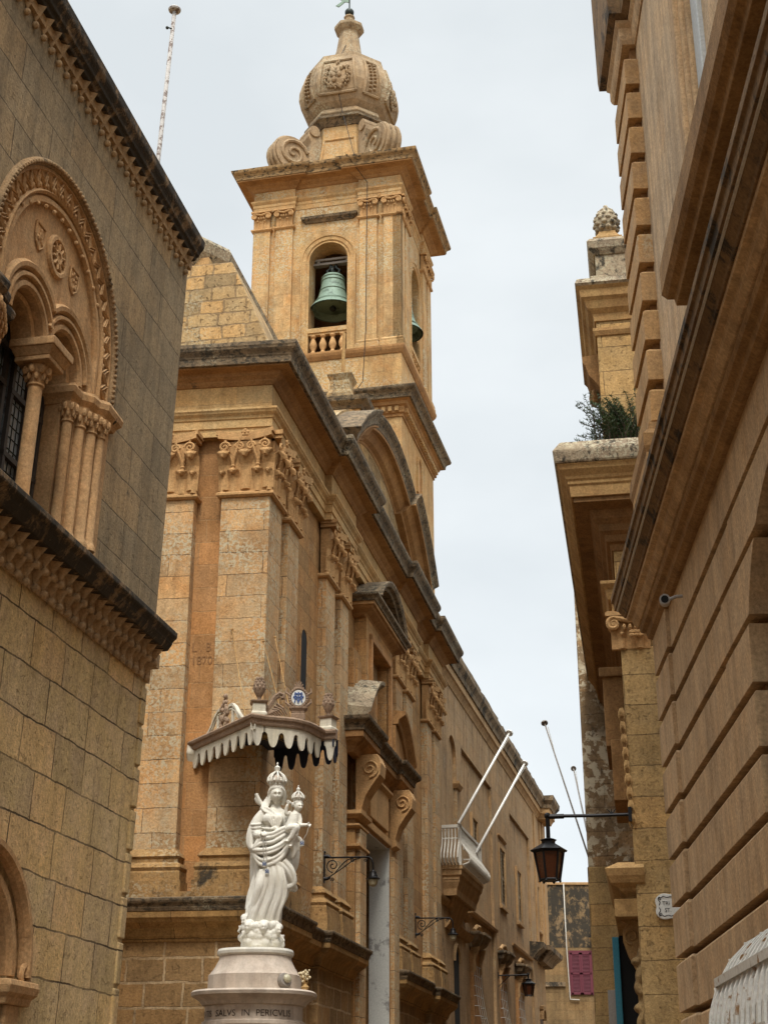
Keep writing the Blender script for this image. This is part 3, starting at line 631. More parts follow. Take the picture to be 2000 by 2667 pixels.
# portal
po = bpy.data.objects.new('portal', None); COL.objects.link(po); po.parent = ch
for s in (0, 1):
    a, b = ((5.30, 5.95), (8.15, 8.80))[s]
    j = MB().box(-.9 if s else -.5, .12, a, b, 0, 6.2).build('door_jamb', 'wallc', po, bevel=.01)
    MB().box(-.1, .19, a + (.1 if not s else .08), b - (.08 if not s else .1), 0, 5.95).build('jamb_strip', 'pil', j, bevel=.008)
    for z, hh, e in ((5.62, .07, .05), (5.95, .06, .04), (6.10, .12, .08))[:0 if s else 3]:
        MB().sweep([(-.05, z), (.0, z), (e, z + hh * .5), (e, z + hh), (-.05, z + hh)], [(-.2, a - .02), (.16, a - .02), (.16, b + .02), (-.2, b + .02)]).build('jamb_moulding', 'carve', j)
    # scroll bracket: big volute in profile seen along the street
    yb = a + .12; pr = []
    prof = [(.10, 7.15), (.46, 7.15), (.52, 7.0), (.50, 6.82), (.38, 6.66), (.26, 6.48), (.20, 6.28), (.22, 6.16), (.10, 6.1)]
    k = MB().prism([(x, z) for x, z in prof], 'y', yb, yb + .42)
    for yy in (yb - .012, yb + .432): k.tube([(u, yy, z) for u, z in spiral((.33, 6.92), .15, .02, 1.7, -PI / 2, 1)], .02, 6)
    k.build('scroll_bracket', 'carve', po, bevel=.012)
MB().box(-1.1, .10, 5.94, 8.16, 6.10, 7.2).build('lintel', 'wallc', po, bevel=.01)
MB().box(.05, .17, 6.30, 7.85, 6.32, 6.95).build('lintel_tablet', 'carve', po, bevel=.012)
MB().sweep([(-.05, 6.92), (.0, 6.92), (.06, 6.98), (.06, 7.02), (-.05, 7.02)], [(.0, 6.25), (.17, 6.25), (.17, 7.9), (.0, 7.9)]).build('tablet_moulding', 'carve', po)
MB().box(.02, .16, 5.9, 8.2, 6.12, 6.24).build('lintel_moulding', 'carve', po, bevel=.01)
PP = [(-.1, 4.98), (.14, 4.98), (.14, 5.90), (.05, 5.90), (.05, 8.28), (.14, 8.28), (.14, 9.10), (-.1, 9.10)]
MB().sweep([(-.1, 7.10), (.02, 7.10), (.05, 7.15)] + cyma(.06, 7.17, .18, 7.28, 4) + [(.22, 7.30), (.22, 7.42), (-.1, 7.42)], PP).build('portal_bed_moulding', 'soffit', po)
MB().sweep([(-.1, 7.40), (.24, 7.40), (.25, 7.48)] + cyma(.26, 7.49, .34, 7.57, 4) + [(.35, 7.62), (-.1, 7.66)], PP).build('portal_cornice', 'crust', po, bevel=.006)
for s in (1, -1):
    y0 = YM - s * 2.1; rings = []
    for i in range(9):
        t = i / 8; yy = y0 + s * 1.15 * t; zz_ = 7.60 + .72 * math.sin(t * PI / 2)
        rings.append([(-.05, yy, zz_), (.30, yy, zz_), (.32, yy, zz_ + .08), (.44, yy, zz_ + .16), (.45, yy, zz_ + .22), (-.05, yy, zz_ + .30)])
    MB().loft(rings).build('broken_pediment', 'coping' if s > 0 else 'soffit', po)
    MB().prism([(y0, 7.55), (y0 + s * 1.15, 7.55), (y0 + s * 1.15, 8.3), (y0 + s * .5, 8.05)], 'x', -.05, .26).build('pediment_core', 'soffit', po)
dl = MB().box(-.40, -.34, 5.95, 8.15, 0, 6.1)
for k in range(4): dl.box(-.34, -.31, 6.05 + k * .53, 6.46 + k * .53, .4, 5.9)
dl.build('door_leaf', 'wood', po, bevel=.006)
MB().box(-.24, .115, 8.13, 8.16, 0, 6.1).box(-.24, .09, 5.95, 8.14, 6.07, 6.098).build('plastered_reveal', 'plaster', po)
# window over the portal
wo = bpy.data.objects.new('facade_window', None); COL.objects.link(wo); wo.parent = ch
m = MB()
for a, b in ((5.95, 6.28), (7.92, 8.25)): m.box(-.1, .16, a, b, 7.3, 9.70)
m.box(-.1, .16, 6.27, 7.93, 9.36, 9.70); m.build('window_frame', 'wallc', wo, bevel=.012)
m = MB()
for a, b in ((6.16, 6.28), (7.92, 8.04)): m.box(.10, .21, a, b, 7.3, 9.44)
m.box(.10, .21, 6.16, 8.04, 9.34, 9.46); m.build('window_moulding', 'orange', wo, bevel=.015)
MB().box(-.3, -.055, 6.2, 8.0, 7.4, 9.4).build('walled_panel', 'pil', wo)
for a, b in ((5.45, 5.95), (8.25, 8.75)): MB().box(-.1, .05, a, b, 7.3, 9.0).box(-.1, .08, a + .15, b - .0, 7.3, 8.85).build('side_strip', 'wallc', wo, bevel=.01)
WP = [(-.1, 5.85), (.12, 5.85), (.12, 8.35), (-.1, 8.35)]
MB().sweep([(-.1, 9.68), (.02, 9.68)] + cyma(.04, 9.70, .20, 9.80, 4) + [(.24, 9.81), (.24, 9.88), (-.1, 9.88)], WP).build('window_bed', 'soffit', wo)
MB().sweep([(-.1, 9.87), (.26, 9.87)] + cyma(.27, 9.90, .33, 9.96, 3) + [(.33, 9.99), (-.1, 10.0)], WP).build('window_cornice', 'crust', wo)
wr = 1.62; wz = 9.02; b0 = math.acos(1.25 / wr)
MB().arc([(.0, -.1), (.0, .34), (.05, .36), (.07, .42), (.13, .45), (.16, .45), (.17, -.1)], (YM + .01, wz), wr - .17, b0, PI - b0, 18).build('window_pediment', 'crust', wo)
MB().prism([(YM + (wr - .2) * math.cos(b0 + (PI - 2 * b0) * i / 12), wz + (wr - .2) * math.sin(b0 + (PI - 2 * b0) * i / 12)) for i in range(13)], 'x', -.1, .12).build('pediment_field', 'orange', wo)
# slit window in the left bay
so = MB().box(-.2, WX + .012, 2.22, 2.32, 7.45, 8.25).box(-.2, WX + .012, 2.66, 2.76, 7.45, 8.25).arc([(.0, -.2), (.0, WX + .012), (.1, WX + .012), (.1, -.2)], (2.49, 8.2), .17, 0, PI, 12).build('slit_window', 'wallc', ch)
MB().prism([(2.32, 7.5)] + arcpts(2.49, 8.2, .17, PI, 0, 10) + [(2.66, 7.5)], 'x', WX - .1, WX + .006).build('dark_opening', 'black', so)
# incised date on the recessed strip between the side pilasters
def text_mesh(s, size, depth=.01):
    cu = bpy.data.curves.new('lettering', 'FONT'); cu.body = s; cu.size = size; cu.extrude = depth; cu.resolution_u = 3
    o = bpy.data.objects.new('lettering', cu); COL.objects.link(o)
    bpy.context.view_layer.update()
    me = bpy.data.meshes.new_from_object(o.evaluated_get(bpy.context.evaluated_depsgraph_get()))
    mb = MB(); mb.add([tuple(v.co) for v in me.vertices], [tuple(p.vertices) for p in me.polygons])
    bpy.data.objects.remove(o); bpy.data.meshes.remove(me); bpy.data.curves.remove(cu)
    return mb
for s, z in (('L . B', 7.36), ('1870', 7.18)):
    t = MB().merge(text_mesh(s, .17, .004), lambda v, z=z: (-.955 + v[0] * .85, (.158 + .08 * (-.955 + v[0] * .85)) - .002 - v[2], z + v[1]))
    t.build('incised_line', 'incise', ch)
# small iron ring on the side wall

# ================================================================== bell tower
TO = (.39, 29.3, 0); TAZ = 12.9
tw = thing('bell_tower', 'honey stone bell tower with carved onion top rising behind the church gable', 'bell tower', TO, TAZ)
W, D = 3.6, 3.6
box4 = [(-W, D), (-W, 0), (0, 0), (0, D)]
MB().box(-W, 0, 0, D, 9, 16.2).build('shaft', 'towerp', tw, bevel=.01)
MB().box(-W, -.0, .0, D, 16.2, 17.7).build('parapet_stage', 'tower', tw)
MB().sweep([(-.3, 16.0), (.03, 16.0), (.03, 16.06), (.07, 16.08), (.07, 16.22), (.13, 16.25), (.15, 16.32), (.24, 16.36), (-.3, 16.36)], box4, loop=True).build('lower_bed_moulding', 'soffit', tw)
d = MB()
for i in range(24): d.box(-W + .02 + i * .15, -W + .10 + i * .15, -.13, -.05, 16.10, 16.21); d.box(.05, .13, .02 + i * .15, .10 + i * .15, 16.10, 16.21)
d.build('dentils', 'towerp', tw)
MB().sweep([(-.3, 16.35), (.26, 16.35), (.27, 16.44)] + cyma(.28, 16.45, .38, 16.56, 4) + [(.39, 16.60), (.0, 16.72), (-.3, 16.72)], box4, loop=True).build('lower_cornice', 'crust', tw, bevel=.01)
MB().sweep([(-.3, 17.60), (.02, 17.60), (.07, 17.68), (.09, 17.74), (.09, 17.79), (-.3, 17.82)], box4, loop=True).build('sill_course', 'soffit', tw, bevel=.006)
# belfry walls with arched openings on the street sides
def arch_wall(u0, u1, c, r, zs):
    return [(u0, 17.75), (u0, 21.9), (u1, 21.9), (u1, 17.75), (c + r, 17.75)] + arcpts(c, zs, r, 0, PI, 16) + [(c - r, 17.75)]
bw = MB(); OC, OR, OZ = -1.74, .46, 20.30
bw.prism(arch_wall(-W + .08, -.08, OC, OR, OZ), 'y', .08, .55)
bw.prism(arch_wall(.56, D - .08, 1.8, OR, OZ), 'x', -.55, -.08)
bw.box(-W + .08, -W + .5, .56, D - .08, 17.75, 21.9); bw.box(-W + .5, -.55, D - .5, D - .08, 17.75, 21.9); bw.box(-W + .1, -.1, .1, D - .1, 21.4, 21.9)
bw.build('belfry_wall', 'tower', tw)
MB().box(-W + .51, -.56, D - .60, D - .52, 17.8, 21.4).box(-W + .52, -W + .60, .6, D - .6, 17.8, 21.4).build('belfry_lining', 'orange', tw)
MB().box(-W + .3, -.3, .3, D - .3, 17.4, 17.80).build('belfry_floor', 'towerp', tw)
for pl in (0, 1):
    cc = OC if pl == 0 else 1.8
    prof = [(.0, .20), (.0, .03), (.05, .05), (.07, .02), (.16, .02), (.17, .0), (.20, .0), (.20, .20)]
    if pl == 1: prof = [(q, -dd) for q, dd in prof]
    a = MB().arc(prof, (cc, OZ), OR, 0, PI, 20, 'xz' if pl == 0 else 'yz')
    for s in (-1, 1):
        for q0, q1, dd in ((0, .06, .03), (.06, .17, .02), (.17, .20, .0)):
            u0, u1 = sorted((cc + s * (OR + q0), cc + s * (OR + q1)))
            if pl == 0: a.box(u0, u1, dd, .2, 17.8, OZ)
            else: a.box(-.2, -dd, u0, u1, 17.8, OZ)
    a.build('arch_frame', 'towerp', tw)
ic = ionic(.40, .48)
def tpil(u0, u1, pl):
    if pl == 0: p = MB().box(u0, u1, 0, .2, 17.80, 21.32); pth = [(u0, .1), (u0, 0), (u1, 0), (u1, .1)]; f = FY((u0 + u1) / 2, 0, 21.32)
    else: p = MB().box(-.2, 0, u0, u1, 17.80, 21.32); pth = [(-.1, u0), (0, u0), (0, u1), (-.1, u1)]; f = FX(0, (u0 + u1) / 2, 21.32)
    p = p.build('belfry_pilaster', 'tower', tw, bevel=.008)
    MB().sweep([(-.05, 17.80), (.07, 17.80), (.07, 17.90), (.05, 17.92), (.06, 17.97), (.02, 18.02), (-.05, 18.02)], pth).build('pilaster_base', 'towerp', p)
    MB().sweep([(-.05, 21.26), (.02, 21.26), (.05, 21.29), (.05, 21.32), (-.05, 21.33)], pth).build('neck_moulding', 'carve', p)
    MB().merge(ic, f).build('capital', 'carve', p)
for u in ((-3.60, -3.18), (-3.04, -2.62), (-.99, -.57), (-.42, 0)): tpil(*u, 0)
for u in ((0, .42), (.57, .99), (2.61, 3.03), (3.18, 3.6)): tpil(*u, 1)
EPT = [(-W, D), (-W, 0), (-2.58, 0), (-2.58, .07), (-1.02, .07), (-1.02, 0), (0, 0), (0, 1.02), (-.07, 1.02), (-.07, 2.58), (0, 2.58), (0, D)]
MB().sweep([(-.4, 21.80), (.0, 21.80), (.01, 21.92), (.02, 21.93), (.02, 22.0), (.06, 22.06), (.07, 22.10), (-.4, 22.11)], EPT, loop=True).build('architrave', 'towerp', tw)
MB().sweep([(-.4, 22.10), (.0, 22.10), (.0, 22.38), (-.4, 22.38)], EPT, loop=True).build('frieze', 'tower', tw)
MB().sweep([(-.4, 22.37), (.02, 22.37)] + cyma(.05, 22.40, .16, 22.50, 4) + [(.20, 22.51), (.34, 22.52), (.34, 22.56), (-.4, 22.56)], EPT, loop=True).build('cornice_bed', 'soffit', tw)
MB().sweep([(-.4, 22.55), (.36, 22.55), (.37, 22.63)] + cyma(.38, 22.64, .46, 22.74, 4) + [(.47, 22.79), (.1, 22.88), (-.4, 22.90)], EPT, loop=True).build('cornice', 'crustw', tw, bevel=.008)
MB().box(-W + .2, -.2, .2, D - .2, 22.5, 22.89).box(-W + .0, -.0, .0, D - .0, 22.86, 23.10).build('roof_slab', 'rubble', tw)
hm = MB().sweep([(-.05, 21.36), (.0, 21.36), (.03, 21.40), (.08, 21.44), (.10, 21.50), (-.05, 21.52)], [(-2.33, .2), (-2.33, .05), (-1.15, .05), (-1.15, .2)]); hm.build('arch_hood', 'crust', tw)
ov = MB().arc([(.0, -.1), (.0, .03), (.04, .05), (.09, .05), (.12, .02), (.12, -.1)], (1.85, 15.55), .17, 0, PI, 14).box(-.1, .04, 1.56, 1.68, 14.85, 15.55).box(-.1, .04, 2.02, 2.14, 14.85, 15.55); ov.build('small_window', 'towerp', tw)
MB().prism([(1.68, 14.85)] + arcpts(1.85, 15.55, .17, PI, 0, 10) + [(2.02, 14.85)], 'x', -.1, .006).build('small_window_recess', 'orange', tw)
# balustrade
def balustrade(u0, u1, pl, n=4):
    b = bpy.data.objects.new('balustrade', None); COL.objects.link(b); b.parent = tw
    f = (lambda x, y, z: (x, y, z)) if pl == 0 else (lambda x, y, z: (-y, x, z))
    r = MB(); r.box(u0, u1, .02, .16, 18.36, 18.48); r.box(u0, u1, .05, .15, 18.31, 18.37); MB().merge(r, lambda v: f(*v)).build('rail', 'towerp', b, bevel=.008)
    for i in range(n):
        x = u0 + (i + .5) * (u1 - u0) / n
        k = MB().lathe([(.075, 17.80), (.075, 17.87), (.05, 17.89), (.04, 17.93), (.085, 18.02), (.088, 18.08), (.06, 18.17), (.035, 18.24), (.05, 18.26), (.07, 18.28), (.07, 18.32)], (x, .10, 0), 12)
        MB().merge(k, lambda v: f(*v)).build('baluster', 'carve', b, smooth=True, auto=40)
balustrade(OC - OR, OC + OR, 0); balustrade(1.8 - OR, 1.8 + OR, 1)
# onion top
CX_, CY_ = -1.76, 1.8
def octo(h, c, z): return [(CX_ + a * h, CY_ + b * h, z) for a, b in ((-1 + c, -1), (1 - c, -1), (1, -1 + c), (1, 1 - c), (1 - c, 1), (-1 + c, 1), (-1, 1 - c), (-1, -1 + c))]
def olathe(prof, name, mat, **k): return MB().loft([octo(h, c, z) for h, z, c in prof]).build(name, mat, tw, **k)
olathe([(1.30, 22.85, .45), (1.26, 22.98, .45), (1.02, 23.05, .45), (.93, 23.4, .45), (.86, 23.9, .5), (.84, 24.5, .5), (.84, 24.78, .5)], 'drum', 'towerp', bevel=.012)
olathe([(.86, 24.76, .5), (.90, 24.82, .5), (.96, 24.90, .5), (1.02, 24.94, .5), (1.02, 25.0, .5), (.95, 25.06, .5), (.80, 25.07, .5)], 'drum_cornice', 'crust')
olathe([(.84, 25.05, .5), (.93, 25.15, .5), (.90, 25.27, .5), (.82, 25.34, .5)], 'dome_torus', 'dome', bevel=.02)
dprof = [(.84, 25.28, .55), (1.0, 25.44, .55), (1.12, 25.68, .55), (1.18, 25.95, .55), (1.17, 26.2, .55), (1.11, 26.45, .55), (1.02, 26.70, .56), (.97, 26.83, .56), (.96, 26.92, .56), (.58, 26.99, .58)]
olathe(dprof, 'dome', 'dome', bevel=.006)
olathe([(.66, 26.94, .6), (.56, 27.06, .6), (.41, 27.36, .6), (.31, 27.74, .6), (.245, 28.25, .6), (.25, 28.30, .6), (.31, 28.36, .6), (.37, 28.44, .6), (.37, 28.53, .6), (.24, 28.62, .6), (.15, 28.66, .6), (.11, 28.72, .6), (.11, 28.84, .6), (.14, 28.86, .6), (.14, 28.90, .6), (.05, 28.94, .6)], 'spire', 'dome', bevel=.012)
v = MB().ball((CX_, CY_, 29.06), .125, 12, 8); v.tube([(CX_, CY_, 28.9), (CX_, CY_, 29.95)], .02, 6); v.build('finial_ball', 'bdark', tw, smooth=True, auto=50)
MB().prism([(CX_ - .02, 29.66), (CX_ - .26, 29.56), (CX_ - .20, 29.48), (CX_ - .38, 29.36), (CX_ - .30, 29.30), (CX_ - .12, 29.44), (CX_ - .02, 29.40)], 'y', CY_ - .012, CY_ + .012).build('weather_vane', 'bronze', tw)
def hw(z):
    for (a, z0, _), (b, z1, _) in zip(dprof, dprof[1:]):
        if z0 <= z <= z1: return a + (b - a) * (z - z0) / (z1 - z0)
    return .85
def dpt(face, u, z, o):
    h = hw(z) + o
    if face == 0: return (CX_ + u, CY_ - h, z)
    if face == 1: return (CX_ + h, CY_ + u, z)
    q = hw(z) * (1 - .275) + o / 1.41                        # chamfer faces
    s = (1, -1) if face == 2 else (-1, -1)
    t = u / 1.414
    return (CX_ + s[0] * q + t, CY_ + s[1] * q + t * (1 if face == 2 else -1), z)
for face in range(4):
    g = MB(); wf = .48 if face < 2 else .22
    bx = [(-wf, 25.60), (wf, 25.60), (wf * .84, 26.62), (-wf * .84, 26.62)]
    for (u0, z0), (u1, z1) in zip(bx, bx[1:] + bx[:1]):
        g.tube([dpt(face, u0 + (u1 - u0) * i / 8, z0 + (z1 - z0) * i / 8, .015) for i in range(9)], .042, 6)
    if face < 2:
        for s in (-1, 1):
            for k in range(13):
                t = k / 12; a = -PI / 2 + s * t * PI * .80
                u, z = .30 * math.cos(a) * 1.0, 26.08 + .34 * math.sin(a)
                for q in range(3): g.ball(dpt(face, u + random.uniform(-.05, .05), z + random.uniform(-.055, .055), .035), (.030, .045, .042), 6, 4)
        for k in range(10): g.ball(dpt(face, random.uniform(-.14, .14), 26.1 + random.uniform(-.18, .2), .02), (.06, .055, .08), 7, 5)
        for k in range(4): g.ball(dpt(face, .05 * (k % 2) - .02, 26.48 + .03 * k, .03), (.025, .03, .03), 6, 4)
    else:
        for k in range(16): g.ball(dpt(face, (.06 if k % 2 else -.06), 25.70 + k * .055, .03), (.045, .06, .035), 6, 5)
    g.build('dome_relief', 'dome', tw)
for u, z0, z1 in ((0, 23.30, 24.45),):
    for face in (0, 1):
        g = MB(); pts = [(-.50, 23.30), (.50, 23.30), (.40, 24.36), (-.40, 24.36)]
        def hd(z): return .84 + (1.0 - .84) * max(0, (24.5 - z) / 1.3) ** 1.6
        for (a, za), (b, zb) in zip(pts, pts[1:] + pts[:1]):
            g.tube([((CX_ + a + (b - a) * i / 6, CY_ - hd(za + (zb - za) * i / 6), za + (zb - za) * i / 6) if face == 0 else (CX_ + hd(za + (zb - za) * i / 6), CY_ + a + (b - a) * i / 6, za + (zb - za) * i / 6)) for i in range(7)], .035, 6)
        g.build('drum_panel', 'towerp', tw)
for sx_, sy_ in ((-1, -1), (1, -1), (1, 1), (-1, 1)):
    g = MB(); dx, dy = sx_ / 1.414, sy_ / 1.414
    def sp(rho, z, t): return (CX_ + dx * rho - dy * t, CY_ + dy * rho + dx * t, z)
    big = [(1.70 + .47 * math.cos(a), 23.72 + .50 * math.sin(a)) for a in [-PI / 2 + PI * 1.25 * i / 16 for i in range(17)]]
    poly = [(.95, 22.9), (1.70, 22.9)] + big + [(1.28, 23.86), (1.20, 24.05), (1.20, 24.25), (1.27, 24.42), (1.26, 24.62), (1.12, 24.74), (.98, 24.70), (.90, 24.4)]
    g.loft([[sp(r, z, t) for r, z in poly] for t in (-.24, .24)])
    for t in (-.15, 0, .15): g.tube([sp(r + .02 * (i > 0), z, t) for i, (r, z) in enumerate(big)], .05, 6)
    for t in (-.255, .255):
        g.tube([sp(r, z, t) for r, z in spiral((1.69, 23.72), .41, .03, 1.8, PI * .9, -1)], .055, 6, .03)
    g.loft([[sp(1.12 + .15 * math.cos(a), 24.60 + .16 * math.sin(a), t) for a in [2 * PI * i / 12 for i in range(12)]] for t in (-.28, .28)])
    g.build('scroll_buttress', 'dome', tw, bevel=.012)
cb = [(CX_ + .02, CY_ - .16, 28.0), (CX_ - .05, CY_ - .6, 27.2), (CX_ - .06, CY_ - 1.18, 26.2), (CX_ + .1, CY_ - 1.0, 25.1), (CX_ + .45, CY_ - 1.0, 23.6), (CX_ + .55, -.49, 22.8), (-.78, -.10, 22.2), (-.80, -.09, 20.0), (-.80, -.09, 18.3), (-.86, -.12, 16.9), (-.9, -.4, 16.6)]
MB().tube(cb, .009, 5).build('lightning_cable', 'iron', tw)
def bell(pos, az, lab):
    b = thing('bronze_bell', lab, 'bell', pos, az); b.scale = (1.18, 1.18, .94)
    pr = [(.02, 1.02), (.14, 1.01), (.20, .97), (.225, .88), (.24, .70), (.265, .50), (.31, .30), (.38, .14), (.45, .03), (.46, 0)]
    k = MB().loft([[(r * math.cos(2 * PI * j / 32), r * math.sin(2 * PI * j / 32), z) for j in range(32)] for r, z in pr], True, False)
    k.loft([[(r * .93 * math.cos(2 * PI * j / 32), r * .93 * math.sin(2 * PI * j / 32), z * .97) for j in range(32)] for r, z in reversed(pr)], True, False)
    k.build('bell_body', 'bronze', b, smooth=True)
    r = MB()
    for z, q in ((.16, .375), (.20, .355), (.52, .27), (.80, .24), (.9, .232)): r.lathe([(q - .02, z - .012), (q + .006, z - .008), (q + .006, z + .008), (q - .02, z + .012)], (0, 0, 0), 32)
    r.build('bell_band', 'bronze', b, smooth=True)
    MB().loft([[(r_ * math.cos(2 * PI * j / 32), r_ * math.sin(2 * PI * j / 32), z) for j in range(32)] for r_, z in [(.455, .004), (.40, .06), (.30, .25), (.2, .6), (.02, .95)]], True, False).build('bell_inside', 'bdark', b)
    c = MB()
    for s in (-1, 1):
        c.tube([(s * .05, 0, 1.0), (s * .11, 0, 1.08), (s * .13, 0, 1.16), (s * .06, 0, 1.22), (s * .05, 0, 1.40)], .035, 7)
        c.tube([(0, s * .06, 1.0), (0, s * .10, 1.1), (0, s * .05, 1.22)], .035, 7)
    c.build('crown', 'bdark', b, smooth=True)
    MB().tube([(0, 0, .9), (0, 0, .12)], .02, 6).ball((0, 0, .06), .07, 8, 6).build('clapper', 'bdark', b)
    y = MB().box(-.62, .62, -.06, .06, 1.32, 1.38); y.box(-.62, .62, -.06, .06, 1.44, 1.50)
    for s in (-.3, .3): y.box(s - .03, s + .03, -.05, .05, 1.38, 1.44)
    y.build('headstock', 'grey', b, bevel=.004)
    return b
Tf = fr(TO, TAZ)
bell(Tf(-1.72, .42, 19.12), TAZ, 'green bronze bell hanging in the front arch of the tower')
bell(Tf(-.40, 1.8, 19.1), TAZ - 90, 'dark bronze bell half hidden in the side arch of the tower')

# ================================================================== marble canopy on the church corner
Cf = fr(CO, CAZ)
cn = thing('marble_canopy', 'marble canopy with a drop fringe and dark blue ceiling above the white statue', 'canopy', CO, CAZ)
CPA = [(-.92, .10), (.27, -1.13), (.40, -1.0), (.50, -.94), (.60, -.885), (.69, -.82), (.76, -.74), (.82, -.63), (.86, -.50), (.885, -.37), (.905, -.26), (.92, -.18), (1.075, -.175)]
ZC = 6.15
MB().sweep([(-.1, ZC - .12), (-.01, ZC - .12), (.0, ZC - .10), (.005, ZC - .06), (.03, ZC - .05), (.04, ZC - .02), (.03, ZC), (-.1, ZC + .01)], CPA).build('canopy_cornice', 'canb', cn, bevel=.003)
def fringe(path, z0, z1, drop, period, name, mat, thick=.02, inset=.03):
    P = [Vector(p) for p in path]; rings = []; L = 0; tot = sum((b - a).length for a, b in zip(P, P[1:])); period = tot / round(tot / period)
    for a, b in zip(P, P[1:]):
        dv = (b - a); ln = dv.length; dv.normalize(); nv = Vector((dv.y, -dv.x)); n = max(2, int(ln / .009))
        for i in range(n):
            q = a + dv * ln * i / n; s = (L + ln * i / n) / period; t = abs(s - round(s)) * 2     # 0 at a gap centre, 1 at a tip
            e = max(0., (t - .34) / .66); zb = z1 - drop * (1 - (1 - e) ** 2.6) ** .8 if t > .34 else z1 + .03 * math.cos(t / .34 * PI / 2)
            o = q - nv * inset; k = q - nv * (inset + thick)
            rings.append([(o.x, o.y, zb), (o.x, o.y, z0), (k.x, k.y, z0), (k.x, k.y, zb)])
        L += ln
    return MB().loft(rings).build(name, mat, cn)
fringe(CPA[:2], ZC - .10, 5.94, .15, .205, 'fringe', 'canw'); fringe(CPA[1:3], ZC - .10, 5.93, .15, .18, 'fringe', 'canw')
fringe(CPA[2:12], ZC - .10, 5.93, .15, .21, 'fringe', 'canw'); fringe(CPA[11:], ZC - .10, 5.93, .16, .17, 'fringe', 'canw')
CB = [(1.075, -.17), (1.085, -.02), (.16, .33)]
fringe(CB, ZC - .10, 5.92, .17, .19, 'rear_fringe', 'navy')
ceil = [(x * .96 + .01, y * .96) for x, y in CPA] + [(1.05, -.03), (.12, .30), (-.5, .30)]
cl_ = MB().prism(ceil, 'z', ZC - .11, ZC - .06).build('ceiling', 'navy', cn)
MB().prism(ceil, 'z', ZC - .055, ZC + .012).build('canopy_roof', 'canb', cn)
g = MB()
for k in range(22):
    a = 2 * PI * k / 22; r1 = .36 if k % 2 else .26
    g.tube([(.35 + .08 * math.cos(a), -.42 + .08 * math.sin(a), ZC - .116), (.35 + r1 * math.cos(a), -.42 + r1 * math.sin(a), ZC - .116)], .006, 4, .002)
g.build('gilt_rays', 'gold', cl_)
def pier(x, y, az):
    e = bpy.data.objects.new('finial_pier', None); COL.objects.link(e); e.parent = cn; e.location = (x, y, ZC); e.rotation_euler = (0, 0, -R(az))
    b = MB().loft([[(-h, -h, z), (h, -h, z), (h, h, z), (-h, h, z)] for h, z in ((.095, 0), (.095, .03), (.08, .05), (.078, .15))]).build('pier_block', 'canw', e, bevel=.004)
    MB().loft([[(-h, -h, z), (h, -h, z), (h, h, z), (-h, h, z)] for h, z in ((.08, .148), (.10, .165), (.105, .18), (.04, .20))]).build('pier_cap', 'canb', e)
    MB().lathe([(.02, .19), (.025, .215), (.02, .225), (.035, .25), (.068, .31), (.072, .36), (.06, .42), (.035, .45), (.012, .47)], (0, 0, 0), 14).build('urn', 'canb', e, smooth=True)
    c = MB()
    for r_ in range(4):
        for k in range(8):
            a = 2 * PI * (k + .5 * (r_ % 2)) / 8; zz = .35 + r_ * .038; q = [.066, .062, .05, .036][r_]
            c.ball((q * math.cos(a), q * math.sin(a), zz), (.018, .018, .026), 6, 4)
    c.build('urn_scales', 'canb', e)
pier(.30, -.98, -20); pier(.955, -.10, 12)
# shell ornament over the left edge, cartouche over the front
dirA = (Vector((.27, -1.13)) - Vector((-.92, .10))).normalized()
def onA(t, z, o=0.0):
    q = Vector((-.92, .10)) + dirA * t; n_ = Vector((dirA.y, -dirA.x)); q = q - n_ * (.05 - o); return (q.x, q.y, ZC + z)
LA = (Vector((.27, -1.13)) - Vector((-.92, .10))).length
g = MB()
for s in (-1, 1):
    c0 = LA * .52
    curve = [(c0 + s * .55, .0), (c0 + s * .45, .05), (c0 + s * .36, .13), (c0 + s * .28, .22), (c0 + s * .19, .28), (c0 + s * .11, .28), (c0 + s * .10, .24)]
    g.loft([[onA(t, z, .02), onA(t, z, -.03), onA(t, z - .035 if z > .04 else 0, -.03), onA(t, z - .035 if z > .04 else 0, .02)] for t, z in curve])
    g.tube([onA(t, max(.015, z - .07), .0) for t, z in curve[1:-1]], .016, 6)
    g.tube([onA(c0 + s * .20, .0), onA(c0 + s * .20, .2)], .02, 6)
g.build('broken_scroll_pediment', 'canw', cn)
g = MB()
for k in range(26): g.ball(onA(LA * .52 + random.uniform(-.10, .10), .03 + abs(random.gauss(.10, .09)), .02), (.03, .03, .035), 7, 5)
for k in range(5): g.ball(onA(LA * .52 + random.uniform(-.03, .03), .28 + k * .025, .01), (.026, .026, .03), 6, 5)
g.build('shell_carving', 'canb', cn)
e = bpy.data.objects.new('cartouche', None); COL.objects.link(e); e.parent = cn; e.location = (.72, -.70, ZC); e.rotation_euler = (0, 0, -R(-12)); e.scale = (.78, .78, .78)
MB().loft([[(-h, -h * .6, z), (h, -h * .6, z), (h, h * .6, z), (-h, h * .6, z)] for h, z in ((.11, 0), (.11, .09), (.095, .10), (.10, .14), (.14, .18), (.145, .20))]).build('cartouche_base', 'canb', e, bevel=.005)
MB().loft([[(.11 * math.cos(2 * PI * i / 24), y, .36 + .125 * math.sin(2 * PI * i / 24)) for i in range(24)] for y in (-.03, .03)]).build('enamel_disc', 'tile', e)
g = MB()
for i in range(24):
    a = 2 * PI * i / 24; g.ball((.135 * math.cos(a), -.01, .36 + .15 * math.sin(a)), (.028, .03, .028), 6, 5)
for k in range(7): a = PI * (k + .5) / 7; g.tube([(.03 * math.cos(a), 0, .50), (.085 * math.cos(a), 0, .50 + .14 * math.sin(a))], .022, 6, .010)
